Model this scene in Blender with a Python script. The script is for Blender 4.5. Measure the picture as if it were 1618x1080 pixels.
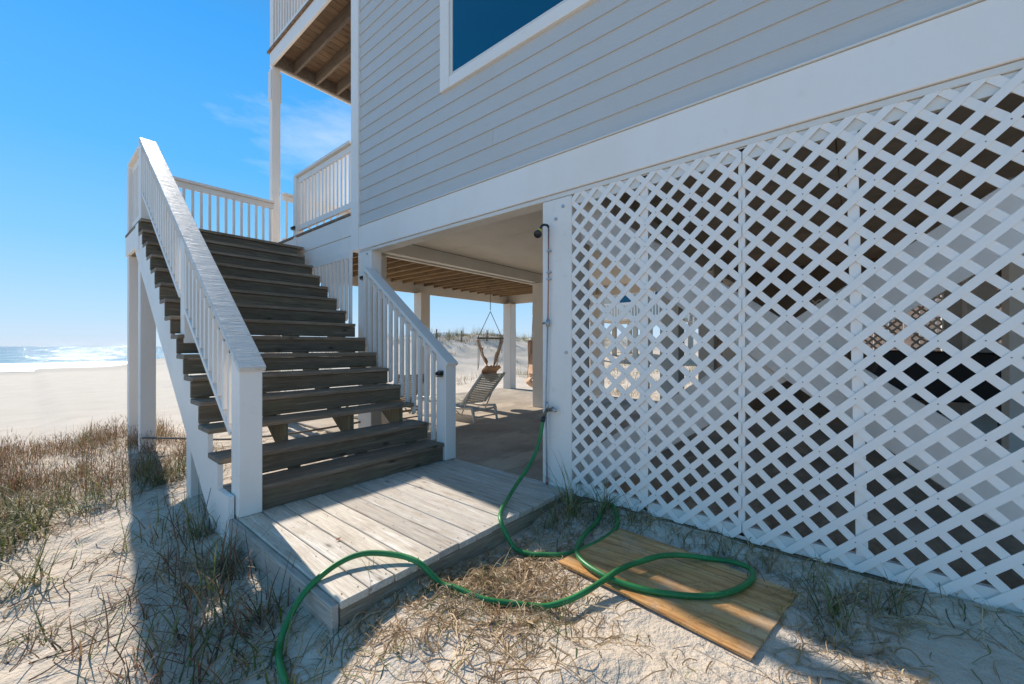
import bpy, bmesh, math, random
import numpy as np
from mathutils import Vector, Matrix
random.seed(7); rng = np.random.default_rng(7)
R = math.radians
scene = bpy.context.scene
for o in list(bpy.data.objects): bpy.data.objects.remove(o)
C = scene.collection

# ------------------------------------------------------------------ camera, sky, sun, exposure
SUN_EL, SUN_AZ = R(37.2), R(6.2)          # azimuth measured from +Y (the sea) towards +X
cam = bpy.data.cameras.new('camera'); camo = bpy.data.objects.new('camera', cam); C.objects.link(camo)
F_PX = math.sqrt(765 * 541); HEAD = math.atan2(765, F_PX)
cam.sensor_width = 36; cam.lens = 36 * F_PX / 1618; cam.shift_y = 7 / 1618
cam.clip_start = 0.05; cam.clip_end = 60000
camo.location = (0, 0, 0); camo.rotation_euler = (R(90), 0, -HEAD)
scene.camera = camo
world = bpy.data.worlds.new('World'); scene.world = world; world.use_nodes = True
wn, wl = world.node_tree.nodes, world.node_tree.links
bg = wn['Background']
sky = wn.new('ShaderNodeTexSky'); sky.sky_type = 'NISHITA'; sky.sun_disc = False
sky.sun_elevation = SUN_EL; sky.sun_rotation = SUN_AZ; sky.air_density = 1.0; sky.dust_density = 0.0; sky.ozone_density = 2.2
sky.altitude = 0
bg.inputs['Strength'].default_value = 0.15
hs = wn.new('ShaderNodeHueSaturation'); hs.inputs['Saturation'].default_value = 1.12; hs.inputs['Hue'].default_value = 0.487
wl.new(sky.outputs[0], hs.inputs['Color'])
# clear coastal air: pale at the horizon, deep blue above, the same all the way round
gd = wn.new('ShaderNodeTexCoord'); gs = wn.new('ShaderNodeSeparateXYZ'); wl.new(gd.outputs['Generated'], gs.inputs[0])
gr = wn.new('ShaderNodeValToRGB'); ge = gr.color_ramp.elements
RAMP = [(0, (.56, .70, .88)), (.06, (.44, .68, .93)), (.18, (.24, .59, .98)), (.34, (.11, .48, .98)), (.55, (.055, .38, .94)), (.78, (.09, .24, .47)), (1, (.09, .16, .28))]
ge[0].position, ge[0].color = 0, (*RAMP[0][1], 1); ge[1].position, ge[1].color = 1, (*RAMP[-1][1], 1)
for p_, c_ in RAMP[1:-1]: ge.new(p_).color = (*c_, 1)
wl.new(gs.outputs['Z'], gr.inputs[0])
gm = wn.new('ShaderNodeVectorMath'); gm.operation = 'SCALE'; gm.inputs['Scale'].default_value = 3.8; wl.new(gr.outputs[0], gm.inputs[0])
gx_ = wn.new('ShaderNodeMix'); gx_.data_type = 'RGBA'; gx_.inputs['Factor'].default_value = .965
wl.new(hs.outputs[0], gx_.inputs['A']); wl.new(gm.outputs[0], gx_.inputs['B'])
# thin wisps of cloud, all round the sky
geo = wn.new('ShaderNodeTexCoord'); mp = wn.new('ShaderNodeMapping'); mp.inputs['Scale'].default_value = (1, 1, 3.2); mp.inputs['Location'].default_value = (5.1, 1.7, 3.3)
wl.new(geo.outputs['Generated'], mp.inputs[0])
cn = wn.new('ShaderNodeTexNoise'); cn.inputs['Scale'].default_value = 1.7; cn.inputs['Detail'].default_value = 7; cn.inputs['Roughness'].default_value = .62
wl.new(mp.outputs[0], cn.inputs['Vector'])
cr = wn.new('ShaderNodeValToRGB'); cr.color_ramp.elements[0].position = .57; cr.color_ramp.elements[1].position = .82
cr.color_ramp.elements[1].color = (.55, .55, .55, 1)
wl.new(cn.outputs['Fac'], cr.inputs[0])
cm = wn.new('ShaderNodeMix'); cm.data_type = 'RGBA'; cm.inputs['B'].default_value = (3.6, 3.8, 4.1, 1)
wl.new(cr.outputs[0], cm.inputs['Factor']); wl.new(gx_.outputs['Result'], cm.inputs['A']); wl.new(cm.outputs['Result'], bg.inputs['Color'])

sl = bpy.data.lights.new('sun', 'SUN'); sl.energy = 3.25; sl.angle = R(.5); sl.color = (1, .91, .80)
so = bpy.data.objects.new('sun', sl); C.objects.link(so)
SUN = Vector((math.sin(SUN_AZ) * math.cos(SUN_EL), math.cos(SUN_AZ) * math.cos(SUN_EL), math.sin(SUN_EL)))
so.rotation_euler = SUN.to_track_quat('Z', 'Y').to_euler()
so.location = (0, 30, 30)
scene.render.engine = 'CYCLES'
scene.view_settings.view_transform = 'Standard'; scene.view_settings.look = 'None'
scene.view_settings.exposure = 0.86; scene.view_settings.gamma = 1
scene.cycles.max_bounces = 8; scene.cycles.diffuse_bounces = 5
scene.cycles.use_denoising = True

# ------------------------------------------------------------------ materials
class NT:
    def __init__(s, name, rough=.6):
        s.m = bpy.data.materials.new(name); s.m.use_nodes = True
        s.n = s.m.node_tree.nodes; s.l = s.m.node_tree.links; s.b = s.n['Principled BSDF']
        s.b.inputs['Roughness'].default_value = rough
    def new(s, t, **kw):
        x = s.n.new(t)
        for k, v in kw.items(): setattr(x, k, v)
        return x
    def link(s, a, b): s.l.new(a, b)
    def noise(s, vec, scale, detail=4, rough=.5, dist=0):
        x = s.n.new('ShaderNodeTexNoise'); x.inputs['Scale'].default_value = scale; x.inputs['Detail'].default_value = detail
        x.inputs['Roughness'].default_value = rough; x.inputs['Distortion'].default_value = dist
        s.l.new(vec, x.inputs['Vector']); return x.outputs['Fac']
    def ramp(s, f, stops):
        x = s.n.new('ShaderNodeValToRGB'); e = x.color_ramp.elements
        e[0].position, e[0].color = stops[0][0], (*stops[0][1], 1)
        e[1].position, e[1].color = stops[-1][0], (*stops[-1][1], 1)
        for p, c in stops[1:-1]:
            k = e.new(p); k.color = (*c, 1)
        s.l.new(f, x.inputs[0]); return x.outputs[0]
    def mix(s, f, a, b, mode='MIX'):
        x = s.n.new('ShaderNodeMix'); x.data_type = 'RGBA'; x.blend_type = mode
        for sock, v in (('Factor', f), ('A', a), ('B', b)):
            if isinstance(v, (int, float)): x.inputs[sock].default_value = v
            elif isinstance(v, tuple): x.inputs[sock].default_value = (*v, 1)
            else: s.l.new(v, x.inputs[sock])
        return x.outputs['Result']
    def math(s, op, a, b=0, c=None):
        x = s.n.new('ShaderNodeMath'); x.operation = op
        for i, v in enumerate((a, b) if c is None else (a, b, c)):
            if isinstance(v, (int, float)): x.inputs[i].default_value = v
            else: s.l.new(v, x.inputs[i])
        return x.outputs[0]
    def bump(s, h, strength=.3, dist=.01, prev=None):
        x = s.n.new('ShaderNodeBump'); x.inputs['Strength'].default_value = strength; x.inputs['Distance'].default_value = dist
        s.l.new(h, x.inputs['Height'])
        if prev is not None: s.l.new(prev, x.inputs['Normal'])
        s.l.new(x.outputs[0], s.b.inputs['Normal']); return x.outputs[0]
    def coords(s, scale=(1, 1, 1), per_object=True, kind='Object'):
        t = s.n.new('ShaderNodeTexCoord'); m = s.n.new('ShaderNodeMapping'); m.inputs['Scale'].default_value = scale
        src = t.outputs[kind]
        if per_object:
            oi = s.n.new('ShaderNodeObjectInfo'); k = s.math('MULTIPLY', oi.outputs['Random'], 37.0)
            cx = s.n.new('ShaderNodeCombineXYZ')
            for i in range(3): s.l.new(k, cx.inputs[i])
            a = s.n.new('ShaderNodeVectorMath'); a.operation = 'ADD'; s.l.new(src, a.inputs[0]); s.l.new(cx.outputs[0], a.inputs[1]); src = a.outputs[0]
        s.l.new(src, m.inputs[0]); return m.outputs[0]
    def rnd(s): return s.n.new('ShaderNodeObjectInfo').outputs['Random']
    def col(s, c): s.l.new(c, s.b.inputs['Base Color'])

def wood(name, axis, dark, mid, light, grain=1.0, rough=.78, knots=True, stain=None):
    k = NT(name, rough)
    def ax(a, b): q = [a, a, a]; q['XYZ'.index(axis)] = b; return tuple(q)
    base = k.noise(k.coords(ax(34, 1.5)), 1.0, 6, .65, 1.1)
    fine = k.noise(k.coords(ax(230, 5.0)), 1.0, 3, .65)
    crack = k.noise(k.coords(ax(95, 1.7)), 1.0, 4, .6, .3)
    blot = k.noise(k.coords(ax(7, 3.5)), 1.0, 6, .7)
    c = k.ramp(base, [(.30, dark), (.47, mid), (.53, tuple(x * .86 for x in mid)), (.68, light)])
    c = k.mix(k.math('MULTIPLY', k.ramp(fine, [(.36, (1, 1, 1)), (.52, (0, 0, 0))]), .5 * grain), c, tuple(x * .5 for x in dark))
    c = k.mix(k.math('MULTIPLY', k.ramp(crack, [(.30, (1, 1, 1)), (.36, (0, 0, 0))]), .85 * grain), c, tuple(x * .3 for x in dark))
    tone = k.ramp(k.rnd(), [(0, (.80, .78, .76)), (.5, (1, 1, 1)), (1, (1.14, 1.09, 1.0))])
    c = k.mix(1.0, c, tone, 'MULTIPLY')
    c = k.mix(k.math('MULTIPLY', k.ramp(blot, [(.50, (0, 0, 0)), (.66, (1, 1, 1))]), .55), c, stain or tuple(x * y for x, y in zip(mid, (.62, .56, .5))))
    if knots:
        vo = k.new('ShaderNodeTexVoronoi'); vo.inputs['Scale'].default_value = 1.0; k.link(k.coords(ax(7, 2.6)), vo.inputs['Vector'])
        kn = k.ramp(vo.outputs['Distance'], [(.05, (1, 1, 1)), (.09, (.35, .35, .35)), (.17, (0, 0, 0))])
        c = k.mix(k.math('MULTIPLY', kn, .8), c, tuple(x * .3 for x in dark))
    base = k.math('ADD', base, k.math('MULTIPLY', k.ramp(crack, [(.29, (0, 0, 0)), (.38, (1, 1, 1))]), .8))
    k.col(c)
    k.bump(k.math('ADD', k.math('MULTIPLY', base, .6), fine), .45 * grain, .004)
    return k.m

def paint(name, c, rough=.5, grain_axis='Z', dirt=.5, wear=.0, wearc=(.3, .27, .22), bump=.2):
    k = NT(name, rough)
    sc = [70, 70, 70]; sc['XYZ'.index(grain_axis)] = 2.5
    g = k.noise(k.coords(tuple(sc)), 1.0, 4, .6)
    b = k.noise(k.coords((2.2, 2.2, 1.2)), 1.0, 5, .6)
    d = k.noise(k.coords((9, 9, 9)), 1.0, 5, .7)
    cc = k.mix(k.math('MULTIPLY', k.ramp(b, [(.42, (0, 0, 0)), (.75, (1, 1, 1))]), dirt * .5), c, tuple(x * y for x, y in zip(c, (.80, .77, .70))))
    cc = k.mix(k.math('MULTIPLY', k.ramp(d, [(.6, (0, 0, 0)), (.78, (1, 1, 1))]), dirt * .5), cc, tuple(x * y for x, y in zip(c, (.66, .62, .55))))
    if wear > 0:
        w = k.noise(k.coords((14, 14, 6)), 1.0, 8, .8)
        cc = k.mix(k.ramp(w, [(.74 - wear, (0, 0, 0)), (.76 - wear, (1, 1, 1))]), cc, wearc)
    k.col(cc)
    k.link(k.ramp(b, [(.3, (rough * .8,) * 3), (.7, (min(1, rough * 1.25),) * 3)]), k.b.inputs['Roughness'])
    k.bump(k.math('ADD', g, k.math('MULTIPLY', d, .5)), bump, .003)
    return k.m

WHITE = (.88, .82, .75)
M = {}
M['white'] = paint('white_paint', WHITE, .48, 'Z', .55)
M['white_x'] = paint('white_paint_along_x', WHITE, .48, 'X', .5)
M['white_y'] = paint('white_paint_along_y', WHITE, .46, 'Y', .5)
M['white_worn'] = paint('worn_white_paint', (.85, .79, .72), .5, 'Z', .9, .035, (.40, .36, .30), .35)
def cap_paint():
    k = NT('glossy_worn_cap_paint', .4)
    n1 = k.noise(k.coords((4, 42, 42)), 1, 5, .7, .6); n2 = k.noise(k.coords((10, 22, 22)), 1, 6, .75)
    c = k.mix(k.ramp(n2, [(.5, (0, 0, 0)), (.68, (.8, .8, .8))]), (.66, .64, .60), (.42, .41, .39))
    k.col(c); k.link(k.ramp(n2, [(.35, (.34,) * 3), (.65, (.6,) * 3)]), k.b.inputs['Roughness'])
    k.bump(n2, .4, .003, k.bump(n1, .6, .006)); return k.m
M['white_cap'] = cap_paint()
M['lattice'] = paint('white_vinyl', (.88, .82, .75), .45, 'Z', .25, 0, bump=.05)
M['siding'] = paint('grey_blue_siding', (.565, .545, .51), .55, 'Y', .35, bump=.5)
M['ceiling'] = paint('off_white_ceiling', (.70, .67, .61), .7, 'X', .6, bump=.1)
M['beam'] = paint('cream_white_beam', (.74, .71, .65), .6, 'X', .7, .01)
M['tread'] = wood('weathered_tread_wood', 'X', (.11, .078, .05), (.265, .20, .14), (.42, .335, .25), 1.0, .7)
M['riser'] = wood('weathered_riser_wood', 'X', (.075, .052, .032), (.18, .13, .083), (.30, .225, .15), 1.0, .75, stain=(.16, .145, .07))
M['plank'] = wood('silvered_plank_wood', 'Y', (.34, .27, .20), (.66, .59, .50), (.82, .77, .70), .8, .72)
M['plankx'] = wood('silvered_rim_wood', 'X', (.17, .125, .08), (.36, .28, .195), (.50, .41, .30), 1.0, .75)
M['rimy'] = wood('grey_rim_wood', 'Y', (.26, .24, .21), (.46, .43, .385), (.60, .56, .51), 1.0, .75)
M['joist'] = wood('pine_joist', 'Y', (.15, .095, .045), (.30, .205, .11), (.42, .31, .18), .8, .75, stain=(.13, .08, .04))
M['greyjoist'] = wood('grey_joist', 'Y', (.11, .085, .065), (.22, .18, .145), (.31, .26, .21), .8, .8)
M['deckx'] = wood('brown_deck_board', 'X', (.14, .085, .045), (.29, .19, .115), (.42, .31, .21), .9, .75)
M['stringer'] = wood('treated_stringer', 'Z', (.12, .095, .045), (.24, .185, .095), (.34, .27, .16), 1, .75)

def plain(name, c, rough=.5, metal=0, var=.15, scale=20, bump=0):
    k = NT(name, rough); k.b.inputs['Metallic'].default_value = metal
    n = k.noise(k.coords((scale,) * 3), 1, 4, .6)
    k.col(k.ramp(n, [(.3, tuple(x * (1 - var) for x in c)), (.7, tuple(min(1, x * (1 + var)) for x in c))]))
    if bump: k.bump(n, bump, .003)
    return k.m
M['black'] = plain('black_plastic', (.018, .018, .02), .35)
M['steel'] = plain('galvanised_steel', (.42, .43, .44), .38, .85, .25)
M['brass'] = plain('tarnished_brass', (.16, .13, .09), .45, .6, .4)
M['copper'] = plain('copper_pipe', (.42, .20, .15), .38, .5, .3, 40)
M['greypipe'] = plain('grey_pipe', (.38, .38, .40), .45, .2, .2, 40)
M['yellow'] = plain('yellow_plastic', (.75, .62, .03), .4)
M['chair'] = plain('sun_bleached_resin', (.74, .69, .58), .5, 0, .12)
M['chair2'] = plain('brown_wood_resin', (.33, .24, .14), .6, 0, .2)
M['rope'] = plain('weathered_rope', (.20, .17, .14), .9, 0, .35, 80, .6)
M['fabric'] = plain('terracotta_netting', (.66, .45, .32), .9, 0, .25, 60, .5)
M['fabric_pale'] = plain('pale_cotton', (.50, .38, .30), .9, 0, .3, 50, .4)
M['bar'] = plain('grey_green_bar', (.22, .27, .25), .5)
M['chain'] = plain('dark_chain', (.05, .045, .045), .5, .7)
M['lens'] = plain('frosted_lens', (.22, .21, .12), .3)
M['leaf'] = plain('dry_leaf', (.28, .09, .04), .8)
M['fence'] = plain('grey_picket', (.20, .15, .11), .9, 0, .4, 5)
M['hull'] = plain('dark_hull', (.05, .06, .08), .6)
M['n_wall'] = plain('neighbour_wall', (.50, .46, .38), .7)
M['n_roof'] = plain('neighbour_roof', (.16, .15, .15), .8)
M['fenceboard'] = plain('pinkish_board', (.55, .40, .31), .85, 0, .2, 3)
M['ceiling_inner'] = plain('inner_brown_ceiling', (.40, .32, .25), .85, 0, .2, 3)  # darker brown base colour for the ceiling rows behind the first
M['backwall'] = plain('dark_brown_wall', (.20, .155, .115), .85, 0, .2, 2)  # even dark brown base colour for the carport's back and end walls
M['tarp'] = plain('black_cover', (.02, .02, .022), .6, 0, .3, 4, .5)
# frame gasket and glass
k = NT('window_glass', .03); k.b.inputs['Base Color'].default_value = (.0, .075, .15, 1); k.b.inputs['IOR'].default_value = 1.45
k.b.inputs['Coat Weight'].default_value = .0
M['glass'] = k.m
# green hose
k = NT('green_hose_rubber', .42)
n1 = k.noise(k.coords((60, 60, 60), False), 1, 5, .7); n2 = k.noise(k.coords((4, 4, 4), False), 1, 3)
c = k.ramp(n2, [(.3, (.008, .13, .03)), (.7, (.03, .24, .06))])
c = k.mix(k.math('MULTIPLY', k.ramp(n1, [(.60, (0, 0, 0)), (.72, (1, 1, 1))]), .5), c, (.30, .36, .26))
k.col(c); k.bump(n1, .15, .002); M['hose'] = k.m
# plywood
k = NT('plywood', .42)
v = k.coords((1.2, 16, 16), False); n1 = k.noise(v, 1, 5, .55, 1.6)
rip = k.noise(k.coords((2.2, 5, 5), False), 1.6, 3, .5, 2.5)
c = k.ramp(n1, [(.3, (.30, .125, .036)), (.5, (.62, .32, .11)), (.7, (.76, .47, .22))])
c = k.mix(k.ramp(k.math('FRACT', k.math('MULTIPLY', rip, 6)), [(0, (0, 0, 0)), (.75, (.1, .1, .1)), (.95, (.6, .6, .6))]), c, (.30, .14, .045))
n3 = k.noise(k.coords((3, 3, 3), False), 1, 6, .7)
c = k.mix(k.math('MULTIPLY', k.ramp(n3, [(.52, (0, 0, 0)), (.7, (1, 1, 1))]), .45), c, (.55, .47, .36))
k.col(c); k.bump(n1, .25, .003); M['ply'] = k.m
# concrete
k = NT('concrete', .82)
n1 = k.noise(k.coords((1.1, 1.1, 1.1), False), 1, 7, .65); n2 = k.noise(k.coords((50, 50, 50), False), 1, 3, .6)
c = k.ramp(n1, [(.35, (.25, .19, .125)), (.55, (.37, .29, .20)), (.72, (.50, .41, .30))])
c = k.mix(.15, c, k.ramp(n2, [(.3, (.1, .1, .1)), (.7, (.9, .85, .8))]))
dr = k.noise(k.coords((.9, 2.2, 1), False), 1, 7, .72)
c = k.mix(k.ramp(dr, [(.52, (0, 0, 0)), (.60, (.8, .8, .8))]), c, (.54, .45, .34))
k.col(c); k.bump(n2, .25, .004); M['concrete'] = k.m
# sand
k = NT('beach_sand', .92)
n1 = k.noise(k.coords((.8, .8, .8), False), 1, 6, .6); n2 = k.noise(k.coords((420, 420, 420), False), 1, 2, .6)
n3 = k.noise(k.coords((9, 9, 9), False), 1, 6, .65); n4 = k.noise(k.coords((34, 34, 34), False), 1, 4, .6)
c = k.ramp(n1, [(.3, (.56, .462, .35)), (.6, (.66, .562, .452)), (.75, (.71, .615, .505))])
c = k.mix(k.math('MULTIPLY', k.ramp(n2, [(.55, (0, 0, 0)), (.75, (1, 1, 1))]), .35), c, (.36, .29, .21))
c = k.mix(k.math('MULTIPLY', k.ramp(n4, [(.62, (0, 0, 0)), (.76, (1, 1, 1))]), .35), c, (.33, .25, .17))
tc_ = k.new('ShaderNodeTexCoord'); sy_ = k.new('ShaderNodeSeparateXYZ'); k.link(tc_.outputs['Object'], sy_.inputs[0])
wob = k.math('ADD', k.math('MULTIPLY', sy_.outputs['Y'], .01), k.math('MULTIPLY', k.noise(k.coords((.05, .02, 1), False), 1, 3), .06))
c = k.mix(k.ramp(wob, [(.64, (0, 0, 0)), (.70, (.75, .75, .75))]), c, (.36, .30, .235))
bm_ = k.ramp(wob, [(.20, (0, 0, 0)), (.26, (1, 1, 1))])
wr = k.ramp(k.noise(k.coords((.5, 2.6, 1), False), 1, 6, .8), [(.60, (0, 0, 0)), (.67, (1, 1, 1))])
c = k.mix(k.math('MULTIPLY', k.math('MULTIPLY', bm_, wr), .5), c, (.30, .24, .17))
c = k.mix(k.math('MULTIPLY', bm_, .5), c, (.56, .50, .41))
k.col(c)
p = k.bump(n3, .8, .06); p = k.bump(n4, .5, .012, p); p = k.bump(n2, .35, .002, p); M['sand'] = k.m
# sea
k = NT('sea_water', .12)
t = k.new('ShaderNodeTexCoord'); sx = k.new('ShaderNodeSeparateXYZ'); k.link(t.outputs['Object'], sx.inputs[0])
v = k.coords((.5, 1.3, 1), False); n1 = k.noise(k.coords((.06, .10, 1), False), 1.0, 12, .78, .3)
n2 = k.noise(k.coords((2.2, 5.0, 1), False), 1, 4, .6)
fo = k.noise(k.coords((.045, .22, 1), False), 1, 6, .7)
near = k.ramp(k.math('MULTIPLY', sx.outputs['Y'], .004), [(.32, (1, 1, 1)), (.46, (0, 0, 0))])     # shallows at the shore
foam = k.math('MULTIPLY', near, k.ramp(fo, [(.38, (0, 0, 0)), (.50, (1, 1, 1))]))
wc = k.ramp(k.math('MULTIPLY', sx.outputs['Y'], .001), [(.08, (.06, .22, .22)), (.4, (.012, .13, .17)), (1, (.008, .085, .13))])
k.col(k.mix(foam, wc, (.80, .82, .80)))
k.link(k.ramp(foam, [(0, (.07,) * 3), (1, (.7,) * 3)]), k.b.inputs['Roughness'])
acc = None
for sc_, w_ in ((.03, .25), (.08, .7), (.20, 1.7), (.5, 1.9), (1.3, 1.5), (3.0, 1.0)):
    nx_ = k.new('ShaderNodeTexNoise'); nx_.inputs['Scale'].default_value = 1; nx_.inputs['Detail'].default_value = 2; nx_.inputs['Roughness'].default_value = .7
    k.link(k.coords((sc_ * .8, sc_ * 1.5, 1), False), nx_.inputs['Vector'])
    sb = k.new('ShaderNodeVectorMath', operation='SUBTRACT'); k.link(nx_.outputs['Color'], sb.inputs[0]); sb.inputs[1].default_value = (.5, .5, .5)
    ml = k.new('ShaderNodeVectorMath', operation='MULTIPLY'); k.link(sb.outputs[0], ml.inputs[0]); ml.inputs[1].default_value = (w_ * .36, w_ * .59, 0)
    if acc is None: acc = ml.outputs[0]
    else:
        ad = k.new('ShaderNodeVectorMath', operation='ADD'); k.link(acc, ad.inputs[0]); k.link(ml.outputs[0], ad.inputs[1]); acc = ad.outputs[0]
ad = k.new('ShaderNodeVectorMath', operation='ADD'); k.link(acc, ad.inputs[0]); ad.inputs[1].default_value = (0, 0, 1)
nm_ = k.new('ShaderNodeVectorMath', operation='NORMALIZE'); k.link(ad.outputs[0], nm_.inputs[0]); k.link(nm_.outputs[0], k.b.inputs['Normal'])
M['sea'] = k.m
# foliage from a per-blade colour attribute
k = NT('grass_blades', .6); at = k.new('ShaderNodeAttribute', attribute_name='tint'); k.col(at.outputs['Color'])
tr = k.new('ShaderNodeBsdfTranslucent'); mx = k.new('ShaderNodeMixShader'); mx.inputs[0].default_value = .3
k.link(at.outputs['Color'], tr.inputs[0]); k.link(k.b.outputs[0], mx.inputs[1]); k.link(tr.outputs[0], mx.inputs[2])
k.link(mx.outputs[0], k.n['Material Output'].inputs[0]); M['grass'] = k.m

# ------------------------------------------------------------------ builders
def link(o, parent=None):
    C.objects.link(o)
    if parent is not None: o.parent = parent
    return o
def tag(o, label=None, cat=None, group=None, kind=None):
    if label: o['label'] = label
    if cat: o['category'] = cat
    if group: o['group'] = group
    if kind: o['kind'] = kind
    return o
def thing(name, label, cat, loc=(0, 0, 0), group=None):
    o = bpy.data.objects.new(name, None); C.objects.link(o); o.location = loc; o.empty_display_size = .1
    return tag(o, label, cat, group)
def origin(p):
    v = Vector((0, 0, 0))
    while p is not None: v += p.location; p = p.parent
    return v
def mesh(name, verts, faces, m, parent=None, loc=(0, 0, 0), rot=None, smooth=False):
    me = bpy.data.meshes.new(name); me.from_pydata([tuple(v) for v in verts], [], faces); me.update()
    if smooth: me.polygons.foreach_set('use_smooth', [True] * len(me.polygons))
    if m: me.materials.append(m)
    return place(name, me, parent, loc, rot)
def place(name, me, parent=None, loc=(0, 0, 0), rot=None):
    o = bpy.data.objects.new(name, me); link(o, parent)
    o.location = Vector(loc) - (origin(parent) if parent is not None else Vector((0, 0, 0)))
    if rot: o.rotation_euler = rot
    return o
_cache = {}
def boxmesh(dx, dy, dz, m, bev=.003):
    key = (round(dx, 4), round(dy, 4), round(dz, 4), m.name, bev)
    if key in _cache: return _cache[key]
    bm = bmesh.new(); bmesh.ops.create_cube(bm, size=1)
    bmesh.ops.scale(bm, vec=(dx, dy, dz), verts=bm.verts)
    if bev: bmesh.ops.bevel(bm, geom=bm.edges[:], offset=min(bev, .3 * min(dx, dy, dz)), segments=1, affect='EDGES')
    me = bpy.data.meshes.new('box'); bm.to_mesh(me); bm.free(); me.materials.append(m)
    _cache[key] = me; return me
def box(name, x0, x1, y0, y1, z0, z1, m, parent=None, bev=.003):
    me = boxmesh(x1 - x0, y1 - y0, z1 - z0, m, bev)
    return place(name, me, parent, ((x0 + x1) / 2, (y0 + y1) / 2, (z0 + z1) / 2))
def rotbox(name, dims, loc, rot, m, parent=None, bev=.003):
    return place(name, boxmesh(*dims, m, bev), parent, loc, rot)
def prism(name, prof, a0, a1, axis, m, parent=None, bev=0):
    """extrude a 2-D profile: axis 'X' -> profile is (y,z)"""
    n = len(prof); vs = []
    for a in (a0, a1):
        for p, q in prof:
            vs.append((a, p, q) if axis == 'X' else (p, a, q) if axis == 'Y' else (p, q, a))
    f = [tuple(range(n)), tuple(range(2 * n - 1, n - 1, -1))] + [(i, (i + 1) % n + 0, (i + 1) % n + n, i + n)[::-1] for i in range(n)]
    c = sum((Vector(v) for v in vs), Vector()) / len(vs)
    bm = bmesh.new(); bv = [bm.verts.new(Vector(v) - c) for v in vs]
    for q in f: bm.faces.new([bv[i] for i in q])
    bmesh.ops.recalc_face_normals(bm, faces=bm.faces)
    if bev: bmesh.ops.bevel(bm, geom=bm.edges[:], offset=bev, segments=1, affect='EDGES')
    me = bpy.data.meshes.new(name); bm.to_mesh(me); bm.free(); me.materials.append(m)
    return place(name, me, parent, c)
def catmull(P, n=8, closed=False):
    P = [Vector(p) for p in P]; out = []
    Q = [P[0] * 2 - P[1]] + P + [P[-1] * 2 - P[-2]]
    for i in range(1, len(Q) - 2):
        a, b, c, d = Q[i - 1:i + 3]
        for j in range(n):
            t = j / n
            out.append(.5 * ((2 * b) + (-a + c) * t + (2 * a - 5 * b + 4 * c - d) * t * t + (-a + 3 * b - 3 * c + d) * t ** 3))
    out.append(P[-1]); return out
def tubegeo(P, r, sides=8, V=None, Fc=None):
    V = [] if V is None else V; Fc = [] if Fc is None else Fc
    P = [Vector(p) for p in P]; base = len(V); up = Vector((0, 0, 1)); prev = None
    for i, p in enumerate(P):
        t = (P[min(i + 1, len(P) - 1)] - P[max(i - 1, 0)]).normalized()
        if prev is None:
            a = t.cross(up)
            if a.length < .05: a = t.cross(Vector((1, 0, 0)))
            a.normalize()
        else:
            a = (prev - t * prev.dot(t)).normalized()
        prev = a; b = t.cross(a); rr = r[i] if isinstance(r, (list, tuple)) else r
        for k_ in range(sides):
            w = 2 * math.pi * k_ / sides; V.append(p + a * math.cos(w) * rr + b * math.sin(w) * rr)
    for i in range(len(P) - 1):
        for k_ in range(sides):
            q = base + i * sides; k2 = (k_ + 1) % sides
            Fc.append((q + k_, q + k2, q + sides + k2, q + sides + k_))
    Fc.append(tuple(base + k_ for k_ in range(sides))[::-1]); Fc.append(tuple(base + (len(P) - 1) * sides + k_ for k_ in range(sides)))
    return V, Fc
def tube(name, P, r, m, parent=None, sides=8, smooth=True):
    V, Fc = tubegeo(P, r, sides)
    c = sum((Vector(v) for v in V), Vector()) / len(V)
    return mesh(name, [v - c for v in V], Fc, m, parent, c, smooth=smooth)

# ------------------------------------------------------------------ terrain
def _hash(ix, iy, s):
    h = (ix * 374761393 + iy * 668265263 + s * 974634777) & 0xFFFFFFFF
    h = ((h ^ (h >> 13)) * 1274126177) & 0xFFFFFFFF
    return ((h ^ (h >> 16)) & 0xFFFF) / 65535.0
def vnoise(x, y, s=0):
    x = np.asarray(x, float); y = np.asarray(y, float)
    ix = np.floor(x).astype(np.int64); iy = np.floor(y).astype(np.int64); fx = x - ix; fy = y - iy
    fx = fx * fx * (3 - 2 * fx); fy = fy * fy * (3 - 2 * fy)
    a, b, c, d = _hash(ix, iy, s), _hash(ix + 1, iy, s), _hash(ix, iy + 1, s), _hash(ix + 1, iy + 1, s)
    return (a * (1 - fx) + b * fx) * (1 - fy) + (c * (1 - fx) + d * fx) * fy * 1.0
def fbm(x, y, o=4, s=0):
    t = 0; a = .5
    for i in range(o):
        t = t + a * (vnoise(x, y, s + i) - .5); x = x * 2.03 + 11.1; y = y * 2.03 + 5.7; a *= .5
    return t
def ss(a, b, x):
    t = np.clip((np.asarray(x, float) - a) / (b - a), 0, 1); return t * t * (3 - 2 * t)
DENT = [(rng.uniform(-3, 3.2), rng.uniform(-.3, 7), rng.uniform(.06, .14), rng.uniform(.010, .028)) for _ in range(230)]
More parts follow.
